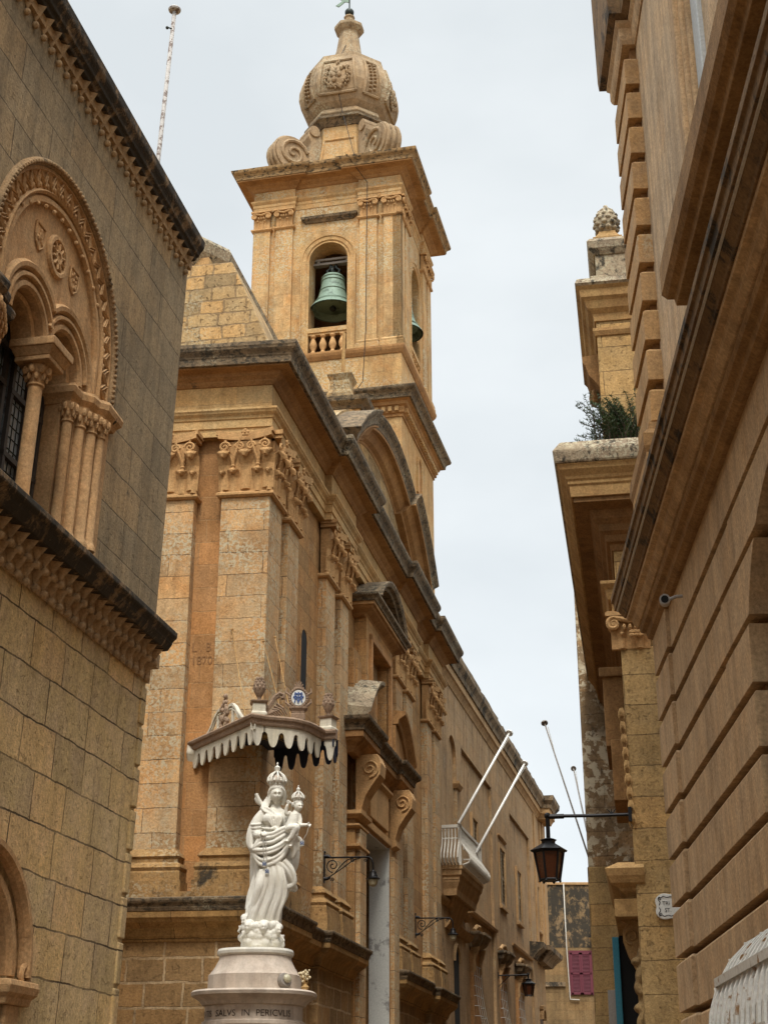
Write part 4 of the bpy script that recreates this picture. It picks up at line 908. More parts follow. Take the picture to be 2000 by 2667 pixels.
for s in (-1, 1):
    g.tube([(s * .05, 0, .20), (s * .14, 0, .24), (s * .20, 0, .29), (s * .19, 0, .34)], .03, 6, .012); g.tube([(s * .13, 0, .40), (s * .20, 0, .45), (s * .19, 0, .52)], .025, 6, .012)
g.build('cartouche_frame', 'canb', e)
g = MB()
g.tube([(0, -.034, .27), (0, -.034, .45)], .013, 6)
for s in (-1, 1):
    for z0, z1, u in ((.28, .33, .06), (.36, .36, .08), (.44, .40, .06)):
        g.tube([(s * .012, -.034, (z0 + z1) / 2), (s * u * .6, -.034, z1 + .03), (s * u, -.034, z0)], .012, 6); g.ball((s * u * .75, -.034, z1 + .015), (.025, .008, .02), 7, 5)
g.build('blue_monogram', 'blue', e)
g = MB(); cur = [(-.36, 0, .03), (-.30, 0, .02), (-.22, 0, .05), (-.14, 0, .12), (-.09, 0, .20), (-.05, 0, .27), (.0, 0, .31), (.05, 0, .29), (.05, 0, .25), (.02, 0, .25)]
g.tube(cur, .026, 7); g.tube([(u, z_, q - .035) for u, z_, q in cur[2:7]], .02, 6)
for k in range(9):
    t = k / 8; g.tube([(-.25 + .22 * t, 0, .02 + .16 * t * t), (-.17 + .22 * t, -.02, .02 + .10 * t), (-.10 + .20 * t, 0, .0 + .04 * t)], .018, 6, .008)
g.build('acanthus_scroll', 'canb', cn)
bpy.data.objects['acanthus_scroll'].location = (.52, -.86, ZC); bpy.data.objects['acanthus_scroll'].rotation_euler = (0, 0, -R(-20))
MB().loft([[(-.95, .13 + a, z) for a, z in ((-.03, 5.86), (-.09, 6.0), (-.06, 6.12), (.06, 6.12), (.06, 5.86))], [(-.70, .13 + a, z) for a, z in ((-.03, 5.86), (-.09, 6.0), (-.06, 6.12), (.06, 6.12), (.06, 5.86))]]).build('wall_bracket', 'canw', cn, bevel=.02)
for a, b in (((-.37, -.05, 7.59), (.08, -.8, 6.2)), ((.10, -.18, 7.36), (.48, -.5, 6.2)), ((.10, .36, 7.58), (.57, -.4, 6.2))):
    MB().tube([a, b], .0065, 6).ball(a, .02, 6, 5).build('stay_rod', 'yelp', cn)

# ================================================================== pedestal and statue
SP = Cf(.42, -.98, 3.42)
pd = thing('statue_pedestal', 'round grey marble pedestal carved with a Latin inscription under the white statue', 'pedestal', Cf(.36, -.98, 0), 4)
def sq(prof, p=2.6, n=48):
    rings = []
    for r, z in prof:
        ring = []
        for j in range(n):
            a = 2 * PI * j / n + PI / 4; c_, s_ = math.cos(a - PI / 4), math.sin(a - PI / 4)
            k = (abs(c_) ** p + abs(s_) ** p) ** (-1 / p); ring.append((r * k * c_, r * k * s_, z))
        rings.append(ring)
    return MB().loft(rings)
sq([(.55, 0), (.55, 2.58), (.575, 2.60), (.575, 2.635), (.55, 2.65)], 2.2).build('drum', 'marble', pd, smooth=True, auto=30)
sq([(.545, 2.64), (.545, 2.80), (.55, 2.82)], 2.2).build('inscribed_band', 'marble', pd, smooth=True, auto=30)
sq([(.54, 2.80), (.57, 2.81), (.585, 2.835), (.61, 2.86), (.665, 2.895), (.69, 2.905), (.70, 2.94), (.68, 2.96), (.5, 2.965)], 2.5).build('pedestal_cap', 'marble', pd, smooth=True, auto=30)
sq([(.52, 2.96), (.52, 3.13), (.50, 3.15), (.45, 3.22), (.41, 3.30), (.40, 3.345)], 2.4).build('concave_plinth', 'marble', pd, smooth=True, auto=30)
sq([(.40, 3.34), (.425, 3.36), (.43, 3.39), (.42, 3.415), (.3, 3.42)], 2.4).build('upper_slab', 'white', pd, smooth=True, auto=30)
x_ = 0.0
def bend(v, x0):
    a = -PI / 2 + (v[0] + x0 - 1.17) / .545
    k = (abs(math.cos(a)) ** 2.2 + abs(math.sin(a)) ** 2.2) ** (-1 / 2.2)
    return (.549 * k * math.cos(a), .549 * k * math.sin(a), 2.680 + v[1])
for wd in ('SIGNVM', 'SALVTIS', 'SALVS', 'IN', 'PERICVLIS'):
    tm = text_mesh(wd, .095, .003); MB().merge(tm, lambda v, x_=x_: bend(v, x_)).build('inscribed_word', 'slate', pd); x_ += max(v[0] for v in tm.v) + .065
vl = thing('votive_lamp', 'small round votive lamp resting on the pedestal cap beside a flower', 'lamp', Cf(.80, -1.33, 2.965), 0)
MB().lathe([(.02, -.055), (.075, -.05), (.085, -.02), (.085, .01), (.075, .03), (.03, .035)], (0, 0, 0), 16).build('lamp_body', 'grey', vl, smooth=True, auto=40)
vl.rotation_euler = (R(70), 0, R(40)); vl.location.z += .09
MB().ball((0, 0, .055), (.05, .05, .03), 10, 6).build('lamp_glass', 'frost', vl, smooth=True)
fl = thing('flower_posy', 'dried posy of pale flowers standing on the pedestal cap', 'flowers', Cf(.99, -1.16, 2.955), 0)
m = MB()
for k in range(5): m.tube([(0, 0, 0), (random.uniform(-.03, .03), random.uniform(-.03, .03), .1), (random.uniform(-.05, .05), random.uniform(-.04, .04), .16)], .006, 5)
m.lathe([(.03, 0), (.045, .04), (.02, .07), (.03, .09)], (0, 0, 0), 10).build('holder', 'yelp', fl)
m = MB()
for k in range(34): m.ball((random.gauss(0, .03), random.gauss(0, .03), .17 + random.gauss(0, .03)), random.uniform(.010, .018), 6, 4)
m.build('petals', 'red', fl)

st = thing('madonna_statue', 'white marble statue of a crowned robed woman holding a crowned child', 'statue', SP, 2)
B = MB()
# robe and torso: (z, cx, cy, rx, ry, fold amplitude)
prof = [(.28, -.02, .0, .155, .14, .10), (.36, -.01, .0, .165, .145, .11), (.46, .01, .0, .18, .15, .10), (.58, .05, .0, .195, .16, .09), (.70, .09, .0, .21, .17, .08), (.82, .11, .0, .215, .175, .06), (.94, .11, .0, .20, .17, .05),
        (1.06, .10, .0, .20, .16, .04), (1.18, .08, .0, .205, .155, .03), (1.30, .085, .0, .165, .13, .02), (1.37, .10, .0, .135, .105, .02), (1.46, .11, .0, .14, .115, .015), (1.53, .10, .01, .15, .105, .0), (1.585, .105, .015, .135, .08, 0), (1.615, .12, .015, .075, .055, 0), (1.66, .128, .01, .047, .046, 0), (1.70, .13, .0, .045, .045, 0)]
rings = []
for z, cx_, cy_, rx, ry, am in prof:
    ring = []
    for j in range(64):
        a = 2 * PI * j / 64
        f = 1 + 1.5 * am * (math.sin(9 * a + 5.2 * z) + .6 * math.sin(15 * a - 8 * z + 1.3) + .5 * math.sin(4 * a + 3 * z))
        ring.append((cx_ + rx * f * math.cos(a), cy_ + ry * f * math.sin(a), z))
    rings.append(ring)
B.loft(rings)
def cloth(pts, r, n=9, r2=None): B.tube(smooth_pts(pts), r, n, r2)
def smooth_pts(p, n=5):
    P = [Vector(q) for q in p]; o = []
    for i in range(len(P) - 1):
        a, b, c, d = P[max(0, i - 1)], P[i], P[i + 1], P[min(len(P) - 1, i + 2)]
        for k in range(n):
            t = k / n; o.append(.5 * ((2 * b) + (c - a) * t + (2 * a - 5 * b + 4 * c - d) * t * t + (3 * b - a - 3 * c + d) * t ** 3))
    return o + [P[-1]]
# bust, knee, hip
B.ball((.05, -.085, 1.47), (.07, .06, .07), 14, 10); B.ball((.165, -.085, 1.47), (.065, .06, .07), 14, 10)
B.ball((.00, -.14, .70), (.085, .075, .17), 14, 10); cloth([(.02, -.15, .86), (-.01, -.19, .70), (-.06, -.15, .52), (-.10, -.10, .36)], .06, 12, .05)
# mantle from the viewer's-left shoulder, out over the arm and swept across the hips
for k in (0, 1.1, 2.6, 3.4, 5.0, 6.2, 7):
    t = k / 7
    cloth([(-.03 + .02 * t, .03 - .03 * t, 1.60), (-.12 + .03 * t, -.01 - .03 * t, 1.49), (-.175 + .05 * t, -.03 - .05 * t, 1.36), (-.185 + .05 * t, -.06 - .06 * t, 1.22), (-.14 + .03 * t, -.11 - .05 * t, 1.12 - .0 * t), (-.02, -.17 - .025 * math.sin(3 * t), 1.04 + .045 * k - .10), (.12, -.19 - .02 * math.sin(5 * t), 1.06 + .05 * k - .12), (.24, -.15, 1.14 + .045 * k - .10), (.30, -.08, 1.20 + .025 * k)], .020 + .012 * math.sin(2.3 * k) ** 2, 8, .030 - .012 * math.sin(1.7 * k) ** 2)
for k in range(6):
    t = k / 5; cloth([(.02 + .03 * k, -.17, 1.02 - .01 * k), (.12 + .03 * k, -.19 + .01 * k, .98 - .02 * k), (.20 + .032 * k, -.15 + .02 * k, .88 - .03 * k), (.24 + .028 * k, -.11 + .03 * k, .76 - .015 * k), (.25 + .02 * k, -.09 + .02 * k, .66)], .030, 8, .020)
# long folds falling from the waist to the feet
for k in range(11):
    u = -.10 + k * .034
    cloth([(.08 + u * .4, -.15, .98), (.09 + u * .7, -.190 + .3 * u * u, .80), (.05 + u * .95, -.182 + .5 * u * u, .60), (-.02 + u, -.168 + .6 * u * u, .42), (-.06 + u * 1.05, -.15 + .8 * u * u, .30)], .012 + .012 * ((k * 7) % 3), 8, .010 + .010 * (k % 3))
for k in range(5): cloth([(.28 + .02 * k, -.02 + .05 * k, 1.25), (.31 + .012 * k, .02 + .04 * k, 1.0), (.26, .02 + .04 * k, .75), (.18, .03 + .03 * k, .45)], .04, 8, .03)
for k in range(6): cloth([(-.04 + .05 * k, .09, 1.58), (-.12 + .07 * k, .13, 1.35), (-.13 + .07 * k, .15, 1.0), (-.12 + .06 * k, .14, .6), (-.14 + .06 * k, .13, .3)], .05, 8)
# pointed tail of the mantle at the viewer's right
cloth([(.24, -.12, .98), (.33, -.10, .88), (.36, -.06, .74), (.27, -.06, .68)], .05, 8, .03)
# sleeves
cloth([(-.01, -.02, 1.55), (-.07, -.04, 1.46), (-.095, -.06, 1.36), (-.08, -.09, 1.30)], .062, 12, .066)
for z in (1.33, 1.37, 1.41): cloth([(-.15, -.06, z), (-.10, -.14, z - .015), (-.03, -.11, z)], .018, 8)
cloth([(-.085, -.09, 1.305), (-.05, -.15, 1.27), (-.01, -.19, 1.272)], .060, 12, .045)
cloth([(.20, -.03, 1.54), (.27, -.05, 1.42), (.30, -.08, 1.30), (.34, -.14, 1.25)], .06, 12, .055)
cloth([(.36, -.12, 1.24), (.40, -.10, 1.16), (.41, -.08, 1.10)], .04, 10, .02); cloth([(.33, -.12, 1.22), (.36, -.10, 1.10), (.33, -.09, 1.02)], .05, 10, .03)
cloth([(.38, -.14, 1.25), (.435, -.12, 1.22), (.44, -.10, 1.14)], .03, 8, .018)
# veil over the shoulder and the fluttering end on the left
for k in range(4): cloth([(.06 - .012 * k, -.03 + .02 * k, 1.78 - .01 * k), (.045 - .02 * k, -.03 + .01 * k, 1.68), (.03 - .02 * k, -.05, 1.62), (.06 - .02 * k, -.09, 1.565), (.13, -.125, 1.49)], .020, 8, .014)
cloth([(.04, .02, 1.64), (-.04, .02, 1.66), (-.09, .01, 1.73), (-.115, .0, 1.79)], .036, 9, .022); cloth([(-.02, .02, 1.66), (-.09, .02, 1.69), (-.125, .01, 1.74)], .030, 8, .02)
cloth([(-.05, .0, 1.60), (-.03, -.05, 1.61), (.06, -.09, 1.585), (.15, -.115, 1.50)], .018, 8)
# girdle
cloth([(-.02, -.09, 1.365), (.05, -.125, 1.352), (.13, -.13, 1.350), (.21, -.10, 1.365)], .016, 8); B.ball((.135, -.14, 1.352), .026, 8, 6); B.ball((.155, -.14, 1.335), .02, 8, 6)
for k in range(7): cloth([(.105 + .012 * k, -.12, 1.37), (.06 + .025 * k, -.135, 1.44), (.035 + .03 * k, -.13, 1.50)], .008, 6)
# head with face
def head(c, s, yaw, tilt=0.0):
    rings = []
    for i in range(29):
        t = -PI / 2 + PI * i / 28; ring = []
        for j in range(40):
            a = 2 * PI * j / 40; x = math.cos(t) * math.cos(a); y = math.cos(t) * math.sin(a); z = math.sin(t)
            wj = .78 + .22 * min(1, max(0, (z + 1) / .9)) if z < -.1 else 1.0
            px_, py_, pz_ = x * .72 * wj, y * .86, z
            fr_ = max(0, -y)                                        # front is -y
            if fr_ > 0:
                g_ = lambda u0, z0, su, sz: math.exp(-((x - u0) / su) ** 2 - ((z - z0) / sz) ** 2) * fr_
                d = .36 * g_(0, -.24, .13, .15) + .22 * g_(0, .02, .10, .26)          # nose
                d += .10 * g_(0, .30, .6, .13)                                      # brow
                d -= .26 * (g_(.30, .06, .19, .12) + g_(-.30, .06, .19, .12))       # eye sockets
                d += .10 * (g_(.30, .05, .09, .05) + g_(-.30, .05, .09, .05))
                d += .12 * g_(0, -.52, .18, .05) + .11 * g_(0, -.66, .16, .05) - .12 * g_(0, -.59, .2, .04)
                d += .09 * g_(0, -.86, .22, .14)
                py_ -= d
            p = Vector((px_, py_, pz_)) * s
            p.rotate(Matrix.Rotation(tilt, 3, 'X')); p.rotate(Matrix.Rotation(yaw, 3, 'Z'))
            ring.append(tuple(Vector(c) + p))
        rings.append(ring)
    return MB().loft(rings)
H = head((.135, -.035, 1.765), .105, R(10), R(8)); B.merge(H)
for s in (-1, 1): cloth([(.135 + s * .045, -.08, 1.845), (.135 + s * .082, -.04, 1.80), (.135 + s * .085, .0, 1.72), (.13 + s * .07, .03, 1.66)], .024, 8, .03)
# hands
def hand(c, palm, fingers, r=.011):
    B.ball(c, palm, 10, 8)
    for f in fingers: B.tube(smooth_pts(f, 3), r, 7, r * .75)
hand((.005, -.215, 1.275), (.03, .03, .02), [[(.01, -.23, 1.28), (.035, -.25, 1.285), (.055, -.25, 1.27)], [(.01, -.235, 1.272), (.035, -.26, 1.272), (.055, -.26, 1.255)], [(.005, -.24, 1.265), (.028, -.265, 1.26), (.045, -.262, 1.243)], [(.0, -.24, 1.26), (.018, -.262, 1.25), (.032, -.26, 1.235)], [(.0, -.21, 1.285), (.02, -.225, 1.302), (.035, -.24, 1.298)]])
hand((.385, -.19, 1.275), (.035, .022, .032), [[(.40, -.205, 1.255 + .022 * k), (.375, -.222, 1.262 + .022 * k), (.348 - .004 * k, -.215, 1.268 + .020 * k)] for k in range(4)] + [[(.395, -.19, 1.30), (.405, -.20, 1.335), (.395, -.205, 1.35)]])
body = B.build('robed_figure', 'white', st, smooth=True)
def fuse(o, vx, it=2):
    r = o.modifiers.new('fuse', 'REMESH'); r.mode = 'VOXEL'; r.voxel_size = vx; r.use_smooth_shade = True
    s = o.modifiers.new('smooth', 'SMOOTH'); s.iterations = it; s.factor = .5
fuse(body, .0062, 1)
# crowns
def crown(c, s, par):
    e = bpy.data.objects.new('crown', None); COL.objects.link(e); e.parent = par; e.location = c; e.scale = (s, s, s)
    MB().lathe([(.085, -.03), (.098, -.03), (.100, -.015), (.094, -.005), (.094, .02), (.102, .03), (.102, .045), (.085, .045)], (0, 0, 0), 28).build('crown_band', 'white', e, smooth=True, auto=35)
    m = MB()
    for k in range(8):
        a = 2 * PI * k / 8 + .2
        m.tube([(r_ * math.cos(a), r_ * math.sin(a), z) for r_, z in ((.10, .04), (.118, .08), (.112, .12), (.08, .165), (.045, .19), (.02, .20))], .017, 7, .012)
        m.ball((.116 * math.cos(a + .39), .116 * math.sin(a + .39), .075), .02, 7, 5); m.ball((.108 * math.cos(a + .39), .108 * math.sin(a + .39), .10), .014, 6, 4)
    m.build('crown_arches', 'white', e, smooth=True)
    MB().lathe([(.02, .195), (.045, .198), (.045, .212), (.03, .216), (.03, .222), (.038, .235), (.038, .262), (.02, .28), (.01, .285), (.01, .30), (.014, .31), (.004, .33)], (0, 0, 0), 16).build('crown_orb', 'white', e, smooth=True, auto=40)
    MB().lathe([(.07, .03), (.085, .07), (.07, .12), (.03, .17)], (0, 0, 0), 16).build('crown_cap', 'marble', e, smooth=True)
crown((.132, -.02, 1.855), .92, st)
# the child
B = MB()
tor = [((.325, -.13, 1.32), .075), ((.325, -.135, 1.38), .070), ((.345, -.13, 1.46), .066), ((.36, -.12, 1.52), .060), ((.375, -.115, 1.555), .034), ((.385, -.115, 1.58), .03)]
B.loft([[(p[0] + r_ * math.cos(2 * PI * j / 20), p[1] + r_ * .8 * math.sin(2 * PI * j / 20), p[2]) for j in range(20)] for p, r_ in tor])
B.merge(head((.40, -.125, 1.605), .066, R(38), R(4)))
for k in range(14): B.ball((.385 + .055 * math.cos(k * .9 + 1), -.10 + .045 * math.sin(k * .9 + 1), 1.63 + .012 * (k % 3)), .02, 7, 5)
cloth([(.315, -.12, 1.535), (.27, -.15, 1.515), (.262, -.16, 1.56), (.278, -.17, 1.62)], .030, 10, .018)
for d_ in ((-.014, .03), (-.004, .045), (.008, .04), (.02, .022), (.026, .005)): B.tube([(.28, -.17, 1.625), (.283 + d_[0], -.175, 1.64 + d_[1] * .6), (.287 + d_[0] * 1.6, -.182, 1.63 + d_[1])], .008, 6)
cloth([(.405, -.11, 1.525), (.425, -.12, 1.45), (.43, -.14, 1.395), (.48, -.16, 1.385), (.525, -.17, 1.39)], .030, 10, .016)
for k in range(4): B.tube([(.525, -.17, 1.392 - .006 * k), (.545, -.175 - .005 * k, 1.392 - .008 * k), (.56 - .004 * k, -.18 - .006 * k, 1.385 - .010 * k)], .0075, 6)
B.tube([(.52, -.175, 1.395), (.53, -.185, 1.41), (.54, -.19, 1.413)], .008, 6)
cloth([(.30, -.16, 1.33), (.33, -.22, 1.345), (.375, -.235, 1.335), (.345, -.225, 1.25), (.295, -.21, 1.20)], .050, 10, .026); B.ball((.28, -.235, 1.185), (.028, .04, .018), 9, 6)
cloth([(.34, -.15, 1.32), (.38, -.20, 1.36), (.40, -.20, 1.34), (.36, -.19, 1.24), (.33, -.18, 1.15)], .045, 10, .024); B.ball((.325, -.205, 1.135), (.025, .036, .018), 9, 6)
child = B.build('child', 'white', st, smooth=True); fuse(child, .0055, 1)
crown((.395, -.105, 1.665), .60, st)
# cherub cloud
B = MB()
B.lathe([(.21, 0), (.235, .03), (.23, .12), (.21, .2), (.19, .28), (.12, .34)], (.0, .0, 0), 28)
for k in range(46):
    a = random.uniform(-PI, .15); z = random.uniform(.03, .30); r_ = .205 + .02 * random.random()
    B.ball((r_ * math.cos(a), r_ * math.sin(a) * .95, z), (random.uniform(.03, .06),) * 3, 9, 7)
for hx, hy, hz, yw in ((-.125, -.19, .235, -18), (.05, -.225, .225, 8), (.19, -.14, .20, 40), (-.17, -.10, .31, -40)):
    B.merge(head((hx, hy, hz), .068, R(yw), R(6)))
    for k in range(16): a = 2 * PI * k / 16; B.ball((hx + .05 * math.cos(a), hy + .02 + .01 * math.sin(3 * a), hz + .035 + .035 * abs(math.sin(a))), .02, 7, 5)
    for s in (-1, 1):
        for q in range(5): B.tube([(hx + s * .03, hy + .0, hz - .05), (hx + s * (.055 + .008 * q), hy - .005, hz - .06 - .014 * q), (hx + s * (.085 - .006 * q), hy + .03, hz - .05 - .02 * q)], .018, 6, .008)
cloud = B.build('cherub_cloud', 'white', st, smooth=True); fuse(cloud, .007, 1)
# scapulars on cords
def medal(x, y, z, rz):
    e = MB().loft([[(x + a, y + q, z + b) for a, b in ((-.022, -.03), (.022, -.03), (.022, .03), (-.022, .03))] for q in (-.006, .006)]).build('scapular', 'tile', st)
    g = MB(); q = y - .0085
    for s in (-1, 1):
        g.tube([(x + s * .018, q, z - .022), (x + s * .016, q, z + .02)], .004, 5); g.tube([(x + s * .016, q, z + .02), (x, q, z - .008)], .004, 5)
    g.tube([(x - .018, q, z - .012), (x + .018, q, z - .012)], .0035, 5); g.ball((x, q, z + .022), .006, 6, 4)
    g.build('blue_emblem', 'blue', e)
medal(.035, -.235, .93, 0); medal(.07, -.238, .845, 0); medal(.455, -.14, 1.18, 0)
for x0, x1, z1 in ((.02, .03, .96), (.045, .07, .875)): MB().tube([(x0, -.255, 1.245), ((x0 + x1) / 2 - .004, -.27, 1.10), (x1, -.24, z1)], .0045, 5).build('cord', 'rope', st)
MB().tube([(.535, -.18, 1.37), (.51, -.17, 1.28), (.462, -.145, 1.21)], .004, 5).build('cord', 'rope', st)

# ================================================================== wall lamps on the church
def goose_lamp(pos, az, lab):
    l = thing('wall_lamp', lab, 'wall lamp', pos, az, 'swan neck lamps on the church front')
    b = MB().box(-.0, .018, -.02, .02, -.36, .06)
    b.tube([(.0, 0, .02), (.06, 0, .02), (.10, 0, .0)], .03, 8, .018); b.tube([(.0, 0, -.30), (.06, 0, -.30), (.10, 0, -.28)], .03, 8, .018); b.ball((.01, 0, .08), .018, 7, 5)
    b.build('wall_plate', 'iron', l)
    a = MB(); arm = [(.02, 0, 0), (.62, 0, -.01), (.68, 0, -.02), (.72, 0, -.06), (.73, 0, -.12), (.73, 0, -.20)]
    a.tube(smooth_pts(arm), .013, 8)
    a.tube(smooth_pts([(.08, 0, -.28), (.18, 0, -.22), (.32, 0, -.13), (.44, 0, -.05), (.55, 0, -.02)]), .008, 6); a.tube(smooth_pts([(.16, 0, -.235), (.25, 0, -.13), (.34, 0, -.05), (.44, 0, -.015)]), .008, 6)
    a.tube([(u, 0, z) for u, z in spiral((.135, -.115), .10, .012, 1.6, -PI / 2, -1)], .009, 6)
    a.tube([(u, 0, z) for u, z in spiral((.43, -.045), .035, .006, 1.4, PI / 2, 1)], .007, 6); a.tube([(u, 0, z) for u, z in spiral((.62, -.05), .03, .006, 1.4, PI / 2, -1)], .007, 6); a.tube([(u, 0, z) for u, z in spiral((.13, -.31), .03, .006, 1.4, PI, 1)], .007, 6)
    a.build('scroll_arm', 'iron', l, smooth=True)
    MB().lathe([(.02, -.20), (.03, -.215), (.05, -.22), (.055, -.26), (.065, -.275), (.07, -.30), (.105, -.315), (.105, -.325), (.06, -.33)], (.73, 0, 0), 18).build('lamp_hood', 'iron', l, smooth=True, auto=40)
    MB().lathe([(.066, -.328), (.068, -.36), (.06, -.40), (.04, -.425), (.01, -.435)], (.73, 0, 0), 16).build('glass_bowl', 'frost', l, smooth=True)
goose_lamp(Cf(.07, 3.44, 5.18), CAZ, 'swan neck wall lamp beside the statue, its bowl against the white door reveal')
goose_lamp(Cf(.07, 10.95, 5.24), CAZ, 'swan neck wall lamp farther down the church front, left of the niche doorway')

def lantern(pos, az, arm, lab, sc_=1.0, strut=False, hang=.16):
    l = thing('street_lantern', lab, 'lantern', pos, az, 'iron street lanterns with amber glass')
    b = MB().tube([(0, 0, 0), (arm * .45, 0, .0), (arm, 0, .01)], .018 * sc_, 8)
    b.tube([(arm, 0, .03), (arm, 0, -hang)], .022 * sc_, 8); b.ball((arm, 0, .015), .035 * sc_, 8, 6)
    b.tube([(arm * .80, 0, .004), (arm * .98, 0, .004)], .026 * sc_, 8); b.box(-.02, .02, -.04, .04, -.08, .08)
    if strut: b.tube([(0, 0, -.28 * sc_), (arm * .40, 0, 0)], .012, 6)
    else:
        for k in (-1, 0, 1): b.tube([(arm * .22, 0, .01), (arm * .22 + k * .05, 0, .07)], .012, 6, .004)
    b.build('bracket', 'iron', l)
    z0 = -hang
    def hexr(r, z): return [(arm + r * math.cos(PI * k / 3 + .2), r * math.sin(PI * k / 3 + .2), z0 + z) for k in range(6)]
    s = sc_
    MB().loft([hexr(.03 * s, .03), hexr(.09 * s, .01), hexr(.07 * s, -.01), hexr(.07 * s, -.03), hexr(.195 * s, -.10 * s), hexr(.185 * s, -.115 * s), hexr(.05, -.10 * s)]).build('lantern_roof', 'iron', l)
    f = MB(); t, bt = hexr(.155 * s, -.115 * s), hexr(.105 * s, -.40 * s)
    for a, c in zip(t, bt): f.tube([a, c], .012 * s, 6); f.ball((c[0], c[1], c[2] - .015), .014 * s, 6, 4)
    for r in (t, bt):
        for i in range(6): f.tube([r[i], r[(i + 1) % 6]], .012 * s, 6)
    f.loft([hexr(.107 * s, -.395 * s), hexr(.107 * s, -.41 * s)]); f.build('lantern_frame', 'iron', l)
    MB().loft([hexr(.148 * s, -.12 * s), hexr(.10 * s, -.395 * s)]).build('amber_pane', 'amber', l)
    return l

# ================================================================== long street house beyond the church
SO = (1.36, 33.41, 0); SAZ = 12.5
sh = thing('street_house', 'long weathered stone house down the street with shuttered windows and a white balcony', 'building', SO, SAZ)
m = MB().prism([(-1.0, 0), (-1.0, 11.7), (19.2, 11.7), (19.2, 0)] , 'x', -6, -.08)
m.build('wall', 'street', sh)
m = MB()
for a, b in ((-1.0, .62), (1.72, 2.45), (7.30, 8.42), (9.62, 10.9), (15.4, 16.6)): m.box(-.2, 0, a, b, 0, 10.15)
m.box(-.2, 0, .6, 1.74, 0, 7.0); m.box(-.2, 0, 8.4, 9.64, 0, 7.15); m.box(-.2, 0, 8.4, 9.64, 8.75, 10.15)
m.prism([(-1.0, 10.14), (-1, 11.7), (19.2, 11.7), (19.2, 10.14), (1.74, 10.14)] + arcpts(1.17, 9.58, .55, 0, PI, 12) + [(.62, 9.58), (.62, 10.14)], 'x', -.2, 0)
m.build('strip_pilasters', 'street', sh)
MB().box(-.1, .05, 16.6, 17.0, 6.9, 11.2).box(-.1, .05, 18.2, 19.2, 6.9, 11.2).box(-.1, .10, 18.55, 19.3, 6.9, 11.3).build('end_pilaster', 'streetp', sh, bevel=.01)
SPT = [(0, -1.2), (0, 17.9), (.35, 17.9), (.35, 19.4), (-4, 19.4)]
SPT = [(0, -1.2), (0, 18.0), (.30, 18.0), (.30, 19.4), (-4, 19.4)]
MB().sweep([(-.3, 11.25), (.02, 11.25), (.05, 11.32), (.10, 11.40), (.14, 11.42), (.14, 11.62), (-.3, 11.62)], SPT).build('cornice_bed', 'streetp', sh)
c = MB(); y = -1.2; random.seed(3)
while y < 18.0:
    L_ = random.uniform(.5, .95); e = min(18.0, y + L_)
    c.prism([(-.3, 11.60), (.18, 11.60), (.20, 11.72), (.30 + random.uniform(-.02, .02), 11.86), (.30, 12.0 + random.uniform(-.03, .04)), (-.3, 12.06)], 'y', y, e - .008) if False else c.loft([[(-.3, q, 11.60), (.18, q, 11.60), (.20, q, 11.72), (.29, q, 11.84), (.30, q, 11.98 + j), (-.3, q, 12.04 + j)] for q, j in ((y, random.uniform(-.03, .04)), (e - .006, random.uniform(-.03, .04)))])
    y = e
c.sweep([(-.3, 11.60), (.18, 11.60), (.20, 11.72), (.30, 11.84), (.32, 12.0), (-.3, 12.06)], SPT[1:]); c.build('cornice', 'streetc', sh, bevel=.01)
MB().sweep([(-.2, 6.42), (.04, 6.42), (.10, 6.52), (.20, 6.62), (.26, 6.66), (.34, 6.74), (.36, 6.88), (-.2, 6.94)], [(0, 15.3), (0, 16.5), (.14, 16.5), (.14, 19.3), (-1, 19.3)]).build('low_cornice', 'streetc', sh)
MB().sweep([(-.2, 6.02), (.02, 6.02), (.08, 6.10), (.10, 6.16), (-.2, 6.2)], [(0, -1), (0, 3.0)]).build('door_hood', 'streetp', sh)
MB().sweep([(-.2, 5.55), (.04, 5.55), (.10, 5.62), (.14, 5.70), (-.2, 5.74)], [(0, -.2), (0, 3.0)]).build('door_hood', 'streetp', sh)
MB().sweep([(-.2, 6.30), (.04, 6.30), (.06, 6.36), (-.2, 6.4)], [(0, 3.4), (0, 7.6)]).build('panel_moulding', 'streetp', sh)
MB().sweep([(-.2, 6.30), (.04, 6.30), (.06, 6.36), (-.2, 6.4)], [(0, 10.6), (0, 15.2)]).build('panel_moulding', 'streetp', sh)
aw = MB().box(-.65, -.60, .5, 1.9, 6.8, 10.3).build('arched_window', 'orange', sh)
MB().box(-.62, -.55, .70, 1.0, 7.0, 9.0).build('window_leaf', 'leadw', aw)
MB().box(-.62, -.12, 1.715, 1.76, 6.8, 9.6).build('window_reveal', 'orange', aw)
MB().sweep([(-.1, 8.98), (.03, 8.98), (.08, 9.08), (.08, 9.14), (-.1, 9.16)], [(-.5, 1.70), (0, 1.70), (0, 2.1), (-.1, 2.1)]).build('impost', 'streetp', aw)
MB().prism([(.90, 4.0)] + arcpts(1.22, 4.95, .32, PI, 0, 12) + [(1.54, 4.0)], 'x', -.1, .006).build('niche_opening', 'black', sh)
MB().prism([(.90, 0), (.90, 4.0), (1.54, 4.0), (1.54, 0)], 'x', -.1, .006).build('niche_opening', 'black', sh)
MB().arc([(.0, -.1), (.0, .05), (.06, .06), (.10, .03), (.10, -.1)], (1.22, 4.95), .32, 0, PI, 14).build('niche_arch', 'streetp', sh)
